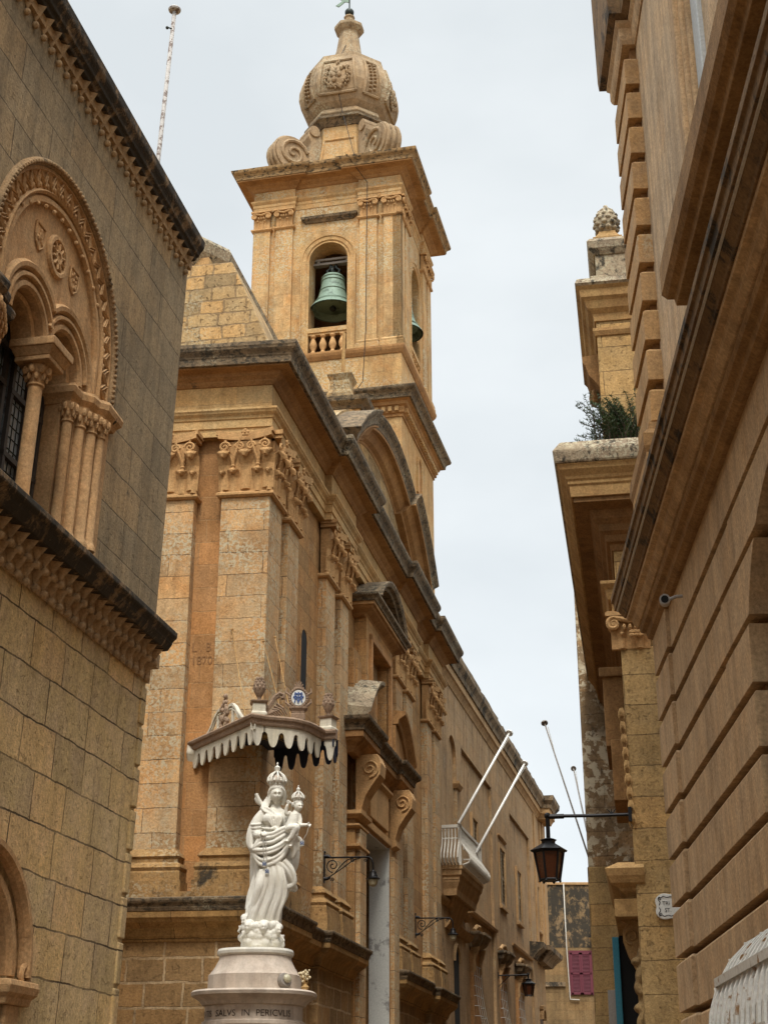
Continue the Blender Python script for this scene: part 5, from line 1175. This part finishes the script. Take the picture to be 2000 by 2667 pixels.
def shutter(y0, y1, z0, z1, x=-.03):
    w_ = MB().box(x - .06, x + .06, y0 - .12, y0, z0 - .1, z1 + .12).box(x - .06, x + .06, y1, y1 + .12, z0 - .1, z1 + .12).box(x - .06, x + .06, y0, y1, z1, z1 + .12).box(x - .06, x + .10, y0 - .14, y1 + .14, z0 - .16, z0 - .06).build('window', 'streetp', sh, bevel=.008)
    s = MB()
    for a, b in ((y0, (y0 + y1) / 2 - .008), ((y0 + y1) / 2 + .008, y1)):
        s.box(x - .03, x + .02, a, a + .05, z0, z1); s.box(x - .03, x + .02, b - .05, b, z0, z1)
        for z in (z0, (z0 + z1) / 2 - .03, z1 - .06): s.box(x - .03, x + .02, a, b, z, z + .06)
        k = z0 + .08
        while k < z1 - .08: s.loft([[(x - .03, q, k + .05), (x - .02, q, k + .06), (x + .03, q, k + .010), (x + .02, q, k)] for q in (a + .05, b - .05)]); k += .10
    s.build('shutter', 'beige', w_); MB().box(x - .06, x - .045, y0, y1, z0, z1).build('dark_opening', 'black', w_)
shutter(4.2, 4.95, 7.75, 8.75, -.08); shutter(8.52, 9.52, 7.22, 8.72); shutter(12.5, 13.35, 7.25, 8.7, -.08); shutter(17.15, 18.05, 7.6, 8.95, -.08)
MB().sweep([(-.1, 8.98), (.02, 8.98), (.06, 9.03), (.06, 9.06), (-.1, 9.08)], [(-.05, 8.35), (0, 8.35), (0, 9.7), (-.05, 9.7)]).build('window_hood', 'streetp', sh)
MB().box(-.1, .05, 17.3, 18.1, 5.0, 5.1).arc([(.0, -.1), (.0, .05), (.1, .05), (.1, -.1)], (17.7, 4.7), .36, 0, PI, 12).build('small_door_hood', 'streetp', sh)
MB().prism([(17.34, 0)] + arcpts(17.7, 4.7, .36, PI, 0, 10) + [(18.06, 0)], 'x', -.2, -.07).build('small_door', 'wood', sh)
# balcony
ba = bpy.data.objects.new('balcony', None); COL.objects.link(ba); ba.parent = sh
BP = [(-.1, -.35), (.40, -.35), (.40, 2.55), (-.1, 2.55)]
MB().box(-.1, .36, -.33, 2.5, 6.55, 6.83).build('balcony_slab', 'streetp', ba)
MB().sweep([(-.2, 6.22), (-.12, 6.22), (-.10, 6.36), (-.04, 6.50), (-.02, 6.60), (.02, 6.64), (.03, 6.74), (.05, 6.76), (.05, 6.84), (-.2, 6.85)], BP).build('balcony_moulding', 'streetp', ba)
MB().loft([[(-.1, a, z), (o, a, z), (o, b, z), (-.1, b, z)] for a, b, o, z in ((.6, 1.6, .0, 5.7), (.3, 1.9, .10, 6.0), (.05, 2.15, .22, 6.3), (-.1, 2.3, .30, 6.56))]).build('balcony_corbel', 'streetp', ba)
MB().sweep([(-.06, 7.66), (.03, 7.66), (.03, 7.73), (-.06, 7.73)], BP).box(.36, .43, -.38, -.30, 6.84, 7.75).box(.36, .43, 2.5, 2.58, 6.84, 7.75).build('balcony_rail', 'balw', ba, bevel=.006)
MB().sweep([(-.02, 7.42), (.015, 7.42), (.015, 7.45), (-.02, 7.45)], BP).build('balcony_rail', 'balw', ba)
bars = MB()
def bar(base, nx, ny): bars.tube([(base[0] + nx * o, base[1] + ny * o, z) for o, z in ((.0, 7.66), (.0, 7.46), (.03, 7.33), (.11, 7.20), (.20, 7.08), (.225, 6.98), (.18, 6.89), (.06, 6.85))], .020, 6)
for k in range(34): bar((.40, -.33 + k * .0855), 1, 0)
for k in range(6): bar((.0 + k * .075, -.35), 0, -1)
bars.build('balcony_bars', 'balw', ba)
# carved window heads with belly grilles
for yb in (3.95, 8.3, 11.95):
    g = MB().sweep([(-.2, 5.52), (.02, 5.52), (.06, 5.58), (.14, 5.66), (.18, 5.76), (.22, 5.80), (.22, 5.86), (-.2, 5.9)], [(0, yb - .45), (.02, yb - .45), (.02, yb - .1), (.08, yb - .1), (.08, yb + .5), (.02, yb + .5), (.02, yb + .8), (-.1, yb + .8)]).build('window_head', 'streetc', sh, bevel=.01)
    k = MB()
    for q in (yb - .3, yb + .6):
        k.loft([[(-.05, q - .09, z), (o, q - .09, z), (o, q + .09, z), (-.05, q + .09, z)] for o, z in ((.02, 4.9), (.06, 5.0), (.05, 5.2), (.12, 5.40), (.16, 5.53))])
        k.tube([(u + .08, q - .10, z) for u, z in spiral((.0, 5.43), .06, .01, 1.4, 0, 1)], .014, 6)
    k.tube([(.06, yb - .5, 5.9), (.08, yb - .2, 6.02), (.08, yb + .2, 6.04), (.06, yb + .7, 5.92)], .05, 7); k.build('console', 'streetp', g)
    MB().box(-.1, .012, yb - .4, yb + .7, 2.4, 5.45).build('window_recess', 'orange', g)
    n = MB()
    def px_(z): return .04 + .30 * max(0, min(1, (4.75 - z) / 1.6)) ** 1.4
    for j in range(4): n.tube([(px_(5.1 - .28 * i), yb - .35 + j * .31, 5.1 - .28 * i) for i in range(11)], .006, 5)
    for i in range(14):
        z = 5.1 - i * .23; n.tube([(.0, yb - .38, z), (px_(z), yb - .36, z), (px_(z), yb + .60, z), (.0, yb + .62, z)], .008, 5)
    n.build('belly_grille', 'rope', g)
Sf = fr(SO, SAZ)
def pole_thing(f, a, b, lab, mat, r=.035, cap=True):
    A, Bv = Vector(f(*a)), Vector(f(*b)); o = thing('flagpole', lab, 'flagpole', A, 0, 'bare slanting flagpoles over the street'); d_ = Bv - A
    MB().tube([(0, 0, 0), tuple(d_)], r, 8, r * .8).build('pole', mat, o, smooth=True)
    n_ = d_.normalized(); MB().tube([tuple(d_), tuple(d_ + n_ * .03)], .09 if mat == 'polew' else .07, 12).build('cap', mat, o)
    MB().tube([tuple(d_ * .98 + Vector((.05, 0, -.02))), tuple(d_ * .80 + Vector((.02, 0, -.03)))], .006, 4).build('halyard', 'rope', o)
pole_thing(Sf, (.42, -.60, 7.70), (1.3, 1.70, 10.24), 'white flagpole leaning out from the near end of the white balcony', 'polew')
pole_thing(Sf, (.42, 1.75, 7.45), (1.3, 4.48, 10.12), 'white flagpole leaning out from the far end of the white balcony', 'polew')
lantern(Sf(.0, 7.68, 5.22), SAZ, .80, 'small far lantern with amber glass on the long street house', 1.0, True, .12)

# ================================================================== end of the street
ew = thing('end_house', 'black stained house wall closing the far end of the street, with a pink shuttered window', 'building', (6.2, 60, 0), 0)
MB().box(-4, 8, 0, 6, 0, 7.95).build('wall', 'endw', ew); MB().box(-4, 8, -.004, 6, 7.95, 10.4).build('upper_wall', 'endb', ew); MB().box(-4, 8, -.06, .2, 10.36, 10.46).build('coping', 'streetp', ew, bevel=.01)
MB().box(-1.5, .82, -.08, .1, 6.50, 6.66).build('string_course', 'streetc', ew)
w_ = MB().box(1.0, 1.06, -.04, .1, 6.18, 7.80).box(1.86, 1.92, -.04, .1, 6.18, 7.80).box(1.0, 1.92, -.05, .1, 7.76, 7.84).build('shuttered_window', 'pink', ew)
s = MB()
for a, b in ((1.06, 1.455), (1.465, 1.86)):
    s.box(a, a + .06, -.06, -.01, 6.2, 7.76); s.box(b - .06, b, -.06, -.01, 6.2, 7.76)
    for z in (6.2, 6.94, 7.69): s.box(a, b, -.06, -.01, z, z + .07)
    k = 6.28
    while k < 7.68: s.loft([[(q, -.052, k), (q, -.046, k - .006), (q, -.012, k + .034), (q, -.018, k + .04)] for q in (a + .06, b - .06)]); k += .05
s.build('shutter', 'pink', w_); MB().box(1.05, 1.87, -.01, .02, 6.2, 7.76).build('shutter_back', 'pink', w_)
dp = thing('drainpipe', 'thin white drainpipe running down the stained end wall beside the pink shutters', 'pipe', (7.12, 59.92, 0), 0)
MB().tube([(0, 0, 10.4), (.01, 0, 8), (.06, 0, 6.1), (.06, 0, 6.02), (.42, 0, 6.0)], .021, 8).build('pipe', 'balw', dp, smooth=True)
wl = thing('bulkhead_lamp', 'small dark lamp on the end wall above the pink shutters', 'wall lamp', (8.1, 59.9, 8.35), 0)
MB().tube([(0, .1, .1), (0, -.1, .12), (0, -.2, .05)], .03, 6).lathe([(.02, .08), (.12, .0), (.14, -.03), (.05, -.04)], (0, -.2, 0), 12).build('lamp_body', 'iron', wl)

# ================================================================== lichened house on the right, farther down
ZO = (3.53, 26, 0); ZAZ = 9.6
lh = thing('lichened_house', 'tall house corner blotched with pale lichen between the lantern and the sky', 'building', ZO, ZAZ)
MB().box(0, 6, 0, 22, 5.7, 11.6).build('wall', 'lich', lh, bevel=.02)
MB().box(-.015, 6, -.012, 21, 0, 5.705).build('lower_wall', 'yel', lh, bevel=.02)
Zf = fr(ZO, ZAZ)
pole_thing(Zf, (0, 1.5, 6.0), (-.85, 3.6, 9.18), 'long dark flagpole leaning out beside the lichened wall', 'grey', .018)
pole_thing(Zf, (0, 5.0, 6.3), (-.62, 11.6, 10.0), 'short far flagpole tip showing close to the lichened wall', 'grey', .022)

# ================================================================== yellow house after the side street, right
YO = (2.84, 17, 0); YAZ = 9.6
yh = thing('yellow_house', 'yellow stone house with a lichened roof cornice, between the lantern and the rusticated palace', 'building', YO, YAZ)
Yf = fr(YO, YAZ)
MB().box(0, 4, 0, 7, 0, 8.7).build('wall', 'yel', yh, bevel=.02)
MB().box(-.006, .9, -.03, .2, 0, 6.86).build('corner_pilaster', 'yel', yh, bevel=.012)
ycap = ionic(.46, .44); cp = MB().merge(ycap, FY(.12, -.03, 6.84)); cp.sweep([(-.1, 7.22), (.02, 7.22), (.05, 7.26), (.05, 7.30), (-.1, 7.31)], [(-.10, .5), (-.10, -.06), (.9, -.06)])
for k in range(6): cp.ball((.14 + .05 * (k % 3), -.13, 6.98 + .04 * (k // 3)), (.04, .03, .03), 7, 5)
cp.build('ionic_capital', 'carve', yh)
YP = [(0, 12), (0, 0), (4, 0)]
MB().sweep([(-.3, 7.30), (.06, 7.30), (.06, 7.42), (.10, 7.44), (.12, 7.50), (.13, 7.56), (.18, 7.62), (.18, 7.66), (-.3, 7.68)], [(-.02, 1.0), (-.02, -.03), (4, -.03)]).build('entablature', 'yelp', yh, bevel=.005)
MB().sweep([(-.3, 7.66), (.02, 7.66), (.02, 8.12), (-.3, 8.12)], YP).build('frieze', 'yel', yh)
MB().sweep([(-.3, 8.10), (.04, 8.10), (.06, 8.18), (.10, 8.20), (.12, 8.28), (.17, 8.32), (.18, 8.40), (.24, 8.46), (.28, 8.56), (.46, 8.60), (.46, 8.68), (-.3, 8.68)], YP).build('cornice_bed', 'ybrown', yh)
MB().sweep([(-.3, 8.66), (.49, 8.66), (.50, 8.80), (.52, 8.82), (.52, 8.86)] + cyma(.54, 8.88, .62, 9.02, 4) + [(.64, 9.05), (-.3, 9.06)], YP).build('cornice', 'yelp', yh, bevel=.006)
c = MB().loft([[(p[0] - .0, p[1], z) for p in q] for q, z in (([(-.66, 12), (-.66, -.66), (4, -.66), (4, 12)], 9.05), ([(-.67, 12), (-.68, -.68), (4, -.68), (4, 12)], 9.22), ([(-.60, 12), (-.60, -.58), (4, -.58), (4, 12)], 9.36), ([(-.2, 12), (-.2, -.15), (4, -.15), (4, 12)], 9.52))])
c.build('roof_coping', 'coping', yh, bevel=.03)
# upper stage with pinecone finial
up = bpy.data.objects.new('roof_pier', None); COL.objects.link(up); up.parent = yh
UP = [(-.06, 3), (-.06, .5), (3, .5)]
MB().box(-.06, 3, .5, 3, 9.3, 11.75).build('pier_wall', 'yel', up, bevel=.01)
MB().sweep([(-.3, 11.40), (.02, 11.40), (.05, 11.46), (.05, 11.50), (-.3, 11.5)], UP).build('pier_band', 'yelp', up)
MB().sweep([(-.3, 11.62), (.02, 11.62), (.04, 11.72), (.10, 11.78), (.14, 11.88), (.18, 11.92), (.20, 12.02), (.24, 12.06), (-.3, 12.12)], UP).build('pier_cornice', 'yelp', up)
MB().sweep([(-.3, 12.04), (.20, 12.04), (.25, 12.10), (.22, 12.18), (-.3, 12.22)], UP).build('pier_coping', 'coping', up)
MB().box(-.02, 3, .56, 3, 12.2, 12.95).box(-.10, 3, .48, 3, 12.2, 12.34).build('pier_block', 'coping', up, bevel=.02)
MB().sweep([(-.3, 12.70), (.02, 12.70), (.08, 12.78), (.10, 12.88), (.06, 12.94), (-.3, 12.98)], [(-.02, 3), (-.02, .56), (3, .56)]).build('pier_cap', 'coping', up)
f = MB().loft([[(.17 + sx_ * h, .82 + sy_ * h, z) for sx_, sy_ in ((-1, -1), (1, -1), (1, 1), (-1, 1))] for h, z in ((.20, 12.95), (.20, 13.04), (.17, 13.06), (.12, 13.14), (.11, 13.18))]).build('finial_foot', 'yelp', up)
f = MB().lathe([(.08, 13.16), (.13, 13.22), (.17, 13.32), (.165, 13.42), (.13, 13.52), (.07, 13.60), (.03, 13.62), (.03, 13.66)], (.17, .82, 0), 16)
for r_ in range(5):
    for k in range(9):
        a = 2 * PI * (k + .5 * (r_ % 2)) / 9; q = [.145, .168, .165, .14, .09][r_]; f.ball((.17 + q * .93 * math.cos(a), .82 + q * .93 * math.sin(a), 13.24 + r_ * .075), (.045, .045, .034), 7, 5)
f.build('pinecone_finial', 'coping', up, smooth=True)
MB().loft([[(o, q, z) for o, z in ((-.06, 10.75), (-.12, 10.85), (-.20, 10.95), (-.24, 11.10), (-.28, 11.15), (-.28, 11.24), (-.06, 11.26))] for q in (.75, 1.4)]).ball((-.15, 1.0, 10.72), (.07, .1, .13), 8, 6).build('side_bracket', 'ybrown', up)
# things down the street face, seen edge on
h = bpy.data.objects.new('door_canopy', None); COL.objects.link(h); h.parent = yh
MB().sweep([(-.1, 3.92), (.10, 3.92), (.12, 3.97), (.18, 4.02), (.20, 4.06), (.28, 4.10), (.32, 4.18), (.34, 4.26), (.20, 4.34), (-.1, 4.36)], [(0, 2.6), (0, .22), (.1, .22)]).build('canopy_cornice', 'yelp', h, bevel=.006)
MB().sweep([(-.1, 3.74), (.26, 3.74), (.26, 3.94), (-.1, 3.94)], [(0, 2.5), (0, .3), (.1, .3)]).build('canopy_bed', 'yelp', h, bevel=.01)
for y in (.34, 2.1):
    k = MB().prism([(0, 3.02), (-.03, 3.05), (-.06, 3.2), (-.14, 3.38), (-.19, 3.55), (-.18, 3.66), (-.22, 3.74), (0, 3.76)], 'y', y, y + .26) if False else MB().loft([[(o, q, z) for o, z in ((.02, 3.0), (-.03, 3.05), (-.06, 3.2), (-.14, 3.36), (-.19, 3.52), (-.19, 3.62), (-.14, 3.70), (-.24, 3.76), (.02, 3.76))] for q in (y, y + .26)])
    k.tube([(u, y - .012, z) for u, z in spiral((-.09, 3.56), .09, .015, 1.4, -PI / 2, -1)], .013, 6); k.build('scroll_console', 'yelp', h, bevel=.006)
MB().box(-.34, -.26, 1.8, 1.9, 0, 3.72).build('teal_shutter', 'teal', yh, bevel=.006)
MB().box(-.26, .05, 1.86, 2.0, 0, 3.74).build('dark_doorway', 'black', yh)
m = MB(); random.seed(9)
for i in range(26): m.ball((.01 + random.uniform(-.05, .02), .16 + random.uniform(-.05, .05), 3.32 - i * .055), (random.uniform(.03, .085), .10, random.uniform(.05, .11)), 8, 6)
fuse(m.build('eroded_jamb', 'yel', yh, smooth=True), .016, 3)
sb = thing('sign_panel', 'plain grey sign panel standing out from the yellow house beside the teal shutter', 'sign', Yf(-.45, 2.6, 0), YAZ)
MB().box(0, .11, 0, .05, 2.2, 3.16).box(.10, .45, .01, .04, 3.0, 3.05).build('panel', 'grey', sb, bevel=.004)
MB().box(-.26, 0, .95, 2.3, 5.9, 6.85).box(-.20, 0, .8, 2.3, 5.2, 5.95).box(-.30, 0, .9, 2.35, 6.78, 6.90).build('window_canopy', 'ybrown', yh, bevel=.012)
m = MB()
for k in range(9):
    z = 6.1 - k * .155; x = -.045 + .006 * k
    q_ = random.uniform(.7, 1.1)
    for s in (-1, 1): m.tube(smooth_pts([(x + s * .006, -.035, z + .01), (x + s * .026 * q_, -.06, z - .04), (x + s * .034 * q_, -.065, z - .10), (x + s * .014, -.045, z - .17)], 3), .020, 7, .006)
    m.ball((x, -.045, z - .05), (.022, .025, .06 * q_), 8, 6)
fuse(m.build('leaf_pendant', 'yelp', yh), .008, 1)
sg = thing('street_sign', 'scalloped white ceramic street plaque lettered TRI and ST beside the rusticated corner', 'sign', Yf(.36, -.058, 3.83), YAZ)
sc_pts = []
for i in range(48):
    a = 2 * PI * i / 48; k = (abs(math.cos(a)) ** 5 + abs(math.sin(a)) ** 5) ** (-1 / 5); q = 1 - .07 * abs(math.cos(4 * a)) ** 3 * 1
    sc_pts.append((.165 * k * q * math.cos(a), .14 * k * q * math.sin(a)))
MB().prism(sc_pts, 'y', -.022, .02).build('plaque', 'tile', sg, bevel=.006)
t = MB(); t.merge(text_mesh('TRI', .062, .001), lambda v: (-.088 + v[0] * .9, -.0245 - v[2], .012 + v[1])); t.merge(text_mesh('ST.', .062, .001), lambda v: (-.066 + v[0] * .9, -.0245 - v[2], -.062 + v[1])); t.build('lettering', 'ink', sg)
t = MB()
for sx_ in (-1, 1):
    for sy_ in (-1, 1):
        t.tube([(sx_ * x_, -.0235, sy_ * z_) for x_, z_ in smooth2([(.128, .02), (.118, .05), (.135, .08), (.125, .105), (.10, .095), (.075, .11), (.04, .098), (.0, .108)])] if False else [(sx_ * p[0], -.0235, sy_ * p[2]) for p in smooth_pts([(.125, 0, .012), (.112, 0, .045), (.132, 0, .075), (.122, 0, .102), (.100, 0, .093), (.072, 0, .108), (.035, 0, .096), (.0, 0, .106)], 4)], .0045, 5)
        t.tube([(sx_ * u, -.0235, sy_ * z) for u, z in spiral((.112, .082), .016, .004, 1.2, 0, 1)], .004, 5)
t.build('scroll_border', 'ink', sg)
rp = thing('roof_shrub', 'dark green rosemary-like shrub sprouting from the lichened roof coping', 'plant', Yf(.16, -.20, 9.36), YAZ)
random.seed(21)
m = MB(); sm_ = MB()
for k in range(150):
    a = random.uniform(0, 2 * PI); sp_ = random.uniform(.05, .40); hh = random.uniform(.30, .85) * (1 - .5 * sp_)
    b0 = (random.gauss(0, .12), random.gauss(0, .10), random.uniform(-.02, .12)); tip = Vector((b0[0] - .06 + sp_ * math.cos(a), b0[1] + sp_ * math.sin(a) * .8, hh)); mid = Vector((b0[0] + sp_ * .35 * math.cos(a), b0[1] + sp_ * .3 * math.sin(a), hh * .6))
    ln = smooth_pts([b0, mid, tip], 8); sm_.tube(ln, .005, 4, .002)
    for i, p in enumerate(ln[2:]):
        for q in range(5):
            d_ = Vector((random.gauss(0, 1), random.gauss(0, 1), random.gauss(.5, .7))).normalized() * random.uniform(.03, .055)
            s_ = d_.cross(Vector((random.random(), random.random(), random.random()))).normalized() * .0045
            m.add([tuple(p - s_), tuple(p + s_), tuple(p + d_ + s_ * .3), tuple(p + d_ - s_ * .3)], [(0, 1, 2, 3)])
sm_.build('stems', 'wood', rp); m.build('foliage', 'green', rp)
lt = lantern(Yf(-.02, -.08, 4.86), YAZ + 180, .94, 'large black lantern with amber glass reaching out from the yellow house', 1.1, False, .27)

# ================================================================== rusticated palace, nearest on the right
RO = (2.465, 13, 0); RAZ = 3.2
rp_ = thing('rusticated_palace', 'smooth rusticated stone palace with a heavy string course, nearest on the right', 'building', RO, RAZ)
# opening edge for a height: flat arched doorway on the near side
def oy(z):
    if z < 4.2: return -4.20
    if z < 5.15: return -5.65 + 1.45 * math.sqrt(max(0, 1 - ((z - 4.2) / .95) ** 2))
    return None
MB().box(.25, 6, -16, -.2, 5.5, 13).box(.42, 6, -16, 0, 0, 5.6).box(.12, 6, -4.15, -.10, 0, 5.6).build('core', 'rgroove', rp_)
GZs = [1.22, 1.63, 2.04, 2.45, 2.89, 3.31, 3.71, 4.11, 4.52, 4.94, 5.36, 5.80]
random.seed(4)
rb = MB()
def chm(poly_lo, poly_hi, z0, zc, z1):
    rb.loft([[(x, y, z0) for x, y in poly_lo], [(x, y, zc) for x, y in poly_lo], [(x, y, z1) for x, y in poly_hi]])
for z0, z1 in zip(GZs, GZs[1:]):
    top = z1 - .052; c = .016
    chm([(.4, 0), (.4, -.9), (0, -.9), (0, 0)], [(.4, -c), (.4, -.9 + c), (c, -.9 + c), (c, -c)], z0, top - c * 1.3, top)
    lim = oy(z0) or -16
    arch = 4.2 < z1 and z0 < 5.15
    y = -.9
    while y > lim + .05:
        e = max(lim, y - .62 - .25 * random.random())
        if e - lim < .3: e = lim
        if e == lim and arch:
            zs = [z0 + (min(top, 5.15) - z0) * i / 8 for i in range(9)]
            pl = [(y, z0)] + [(oy(q) if q < 5.149 else -5.65, q) for q in zs] + ([(-8, 5.15), (-8, top)] if top > 5.15 else []) + [(y, top)]
            rb.prism(pl, 'x', .4, .035)
        else:
            bk = .4 if e == lim and lim > -16 else .3
            chm([(bk, y), (bk, e + .006), (.035, e + .006), (.035, y)], [(bk, y), (bk, e + .006), (.035 + c, e + .006), (.035 + c, y)], z0, top - c * 1.3, top)
        y = e
rb.build('rusticated_blocks', 'rust', rp_, bevel=.004)
MB().box(.30, .42, -4.18, -.9, 0, 5.6).build('joint_bed', 'rgroove', rp_)
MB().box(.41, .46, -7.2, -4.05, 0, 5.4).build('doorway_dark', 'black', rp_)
MB().box(.33, .40, -7.2, -4.19, 3.9, 4.02).build('transom', 'wood', rp_)
RP = [(4, 0), (0, 0), (0, -16)]
MB().sweep([(-.3, 5.70), (.0, 5.70), (.04, 5.73), (.05, 5.78), (.09, 5.80), (.10, 5.83), (.10, 5.86), (-.3, 5.88)], RP).build('string_course', 'rcorn', rp_, bevel=.004)
MB().sweep([(-.3, 5.86), (.115, 5.86), (.15, 5.90), (.16, 5.94), (.20, 5.955), (.205, 5.985), (-.3, 5.99)], RP).build('string_course', 'rust', rp_, bevel=.004)
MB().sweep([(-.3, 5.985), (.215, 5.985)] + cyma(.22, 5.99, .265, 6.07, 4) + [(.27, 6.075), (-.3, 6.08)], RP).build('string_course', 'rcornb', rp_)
MB().sweep([(-.3, 6.072), (.28, 6.072), (.282, 6.086), (-.3, 6.09)], RP).build('lead_edge', 'lead', rp_)
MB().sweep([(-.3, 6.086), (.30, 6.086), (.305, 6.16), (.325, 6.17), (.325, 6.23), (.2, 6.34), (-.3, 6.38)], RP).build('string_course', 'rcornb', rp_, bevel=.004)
MB().box(.14, 6, -16, -.5, 6.3, 13.6).build('upper_wall', 'rup', rp_)
MB().sweep([(-.2, 6.34), (.0, 6.34), (.10, 6.42), (.10, 7.14), (-.2, 7.14)], [(4, 0), (0.02, 0), (0.02, -1.0), (.125, -1.0), (.125, -1.1)]).build('quoin_plinth', 'quoin', rp_)
MB().sweep([(-.2, 7.10), (.10, 7.10), (.12, 7.16), (.12, 7.28), (.07, 7.34), (.05, 7.42), (-.2, 7.46)], [(4, 0), (0.02, 0), (0.02, -1.0), (.125, -1.0), (.125, -1.1)]).build('quoin_base', 'rcorn', rp_)
q = MB()
for i in range(10):
    z0 = 7.46 + i * .415; z1 = z0 + .415 - .085
    q.loft([[(4, 0, z0), (4, -.99, z0), (0, -.99, z0), (0, 0, z0)], [(4, 0, z1 - .03), (4, -.99, z1 - .03), (0, -.99, z1 - .03), (0, 0, z1 - .03)], [(4, -.03, z1), (4, -.96, z1), (.03, -.96, z1), (.03, -.03, z1)]])
q.build('quoins', 'quoin', rp_, bevel=.006)
MB().box(.08, 4, -.905, -.07, 7.2, 12.2).build('quoin_bed', 'rgroove', rp_)
QP = [(4, 0), (0, 0), (0, -.97), (.125, -.97), (.125, -16)]
MB().sweep([(-.2, 11.70), (.0, 11.70), (.02, 11.74), (.03, 11.78), (.03, 11.88), (.06, 11.92), (.06, 11.98), (-.2, 11.98)], QP).build('crown_bed', 'rust', rp_)
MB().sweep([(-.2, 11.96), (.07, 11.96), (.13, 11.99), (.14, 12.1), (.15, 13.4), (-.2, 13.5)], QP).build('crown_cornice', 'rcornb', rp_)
wn_ = bpy.data.objects.new('upper_window', None); COL.objects.link(wn_); wn_.parent = rp_
MB().box(-.0 + .06, .2, -4.02, -3.32, 6.8, 12.5).box(.02, .2, -3.98, -3.62, 6.8, 12.5).box(-.02, .2, -3.94, -3.86, 6.8, 12.5).build('window_surround', 'rust', wn_, bevel=.02)
MB().box(.10, .25, -4.24, -4.02, 6.8, 12.5).build('window_frame', 'wave', wn_, bevel=.01)
MB().box(.22, .26, -6.4, -4.2, 6.8, 12.5).build('window_pane', 'black', wn_)
s = MB()
for k in range(12): s.box(.16, .19, -4.34 - k * .16, -4.31 - k * .16, 6.8, 12.5)
s.build('window_bars', 'wave', wn_)
SL = [(.13, -4.9), (-.0, -4.9), (-.0, -16)]
MB().sweep([(-.2, 6.58), (.08, 6.58), (.12, 6.62), (.29, 6.64), (.30, 6.70), (.34, 6.72), (.37, 6.77), (.37, 6.98), (-.2, 7.02)], [(.3, -4.72), (.02, -4.72), (.02, -16)]).build('window_sill', 'rcorn', rp_, bevel=.006)
# camera
cc = thing('security_camera', 'small round security camera under the string course of the rusticated palace', 'camera', fr(RO, RAZ)(-.06, -1.95, 5.42), RAZ)
MB().tube([(.06, 0, .03), (.02, .0, .03), (-.06, 0, .0)], .014, 7).build('mount', 'cctv', cc)
MB().tube([(-.07, .07, .01), (-.09, -.07, -.015)], .042, 14).build('housing', 'cctv', cc, smooth=True, auto=40)
MB().tube([(-.09, -.068, -.015), (-.091, -.076, -.0165)], .030, 14).build('lens', 'black', cc)
# bulging white window cage
cg = thing('window_cage', 'rusty white bulging window cage on the palace wall at the lower right', 'window grille', fr(RO, RAZ)(.03, -5.55, 0), RAZ)
def cx(t): return (-.50 * math.sin(t), 1.98 + .62 * math.cos(t))
g = MB()
for k in range(12):
    y = -.83 + k * .15; pts = [(cx(PI / 2 * i / 8)[0], y, cx(PI / 2 * i / 8)[1]) for i in range(9)] + [(-.50, y, 1.5), (-.50, y, 1.0), (0, y, .9)]
    for a, b in zip(pts, pts[1:]):
        g.loft([[(p[0] + n[0], p[1] + w_y, p[2] + n[1]) for w_y, n in ((-.024, (0, 0)), (.024, (0, 0)), (.024, (.014, -.010)), (-.024, (.014, -.010)))] for p in (a, b)])
for s_ in (-1, 1):
    for k in range(5):
        x = -.08 - k * .09; t = math.asin(min(1, -x / .5)); g.tube([(x, s_ * .86, 1.98 + .62 * math.cos(t)), (x, s_ * .86, .9)], .02, 5)
g.build('cage_bars', 'cage', cg); MB().box(.0, .03, -.80, .80, .9, 2.45).build('dark_window', 'black', cg)
h = MB()
for z, x in ((1.98, -.515), (2.30, -.44), (1.4, -.515), (.95, -.515)):
    h.box(x - .012, x + .012, -.88, .88, z - .022, z + .022)
    for s_ in (-1, 1): h.box(x, 0, s_ * .88 - .012, s_ * .88 + .012, z - .022, z + .022)
h.loft([[(cx(PI / 2 * i / 6)[0] * 1.02, s_, cx(PI / 2 * i / 6)[1]) for i in range(7)] + [(0, s_, 1.98)] for s_ in (.86, .885)])
h.build('cage_bands', 'cage', cg)
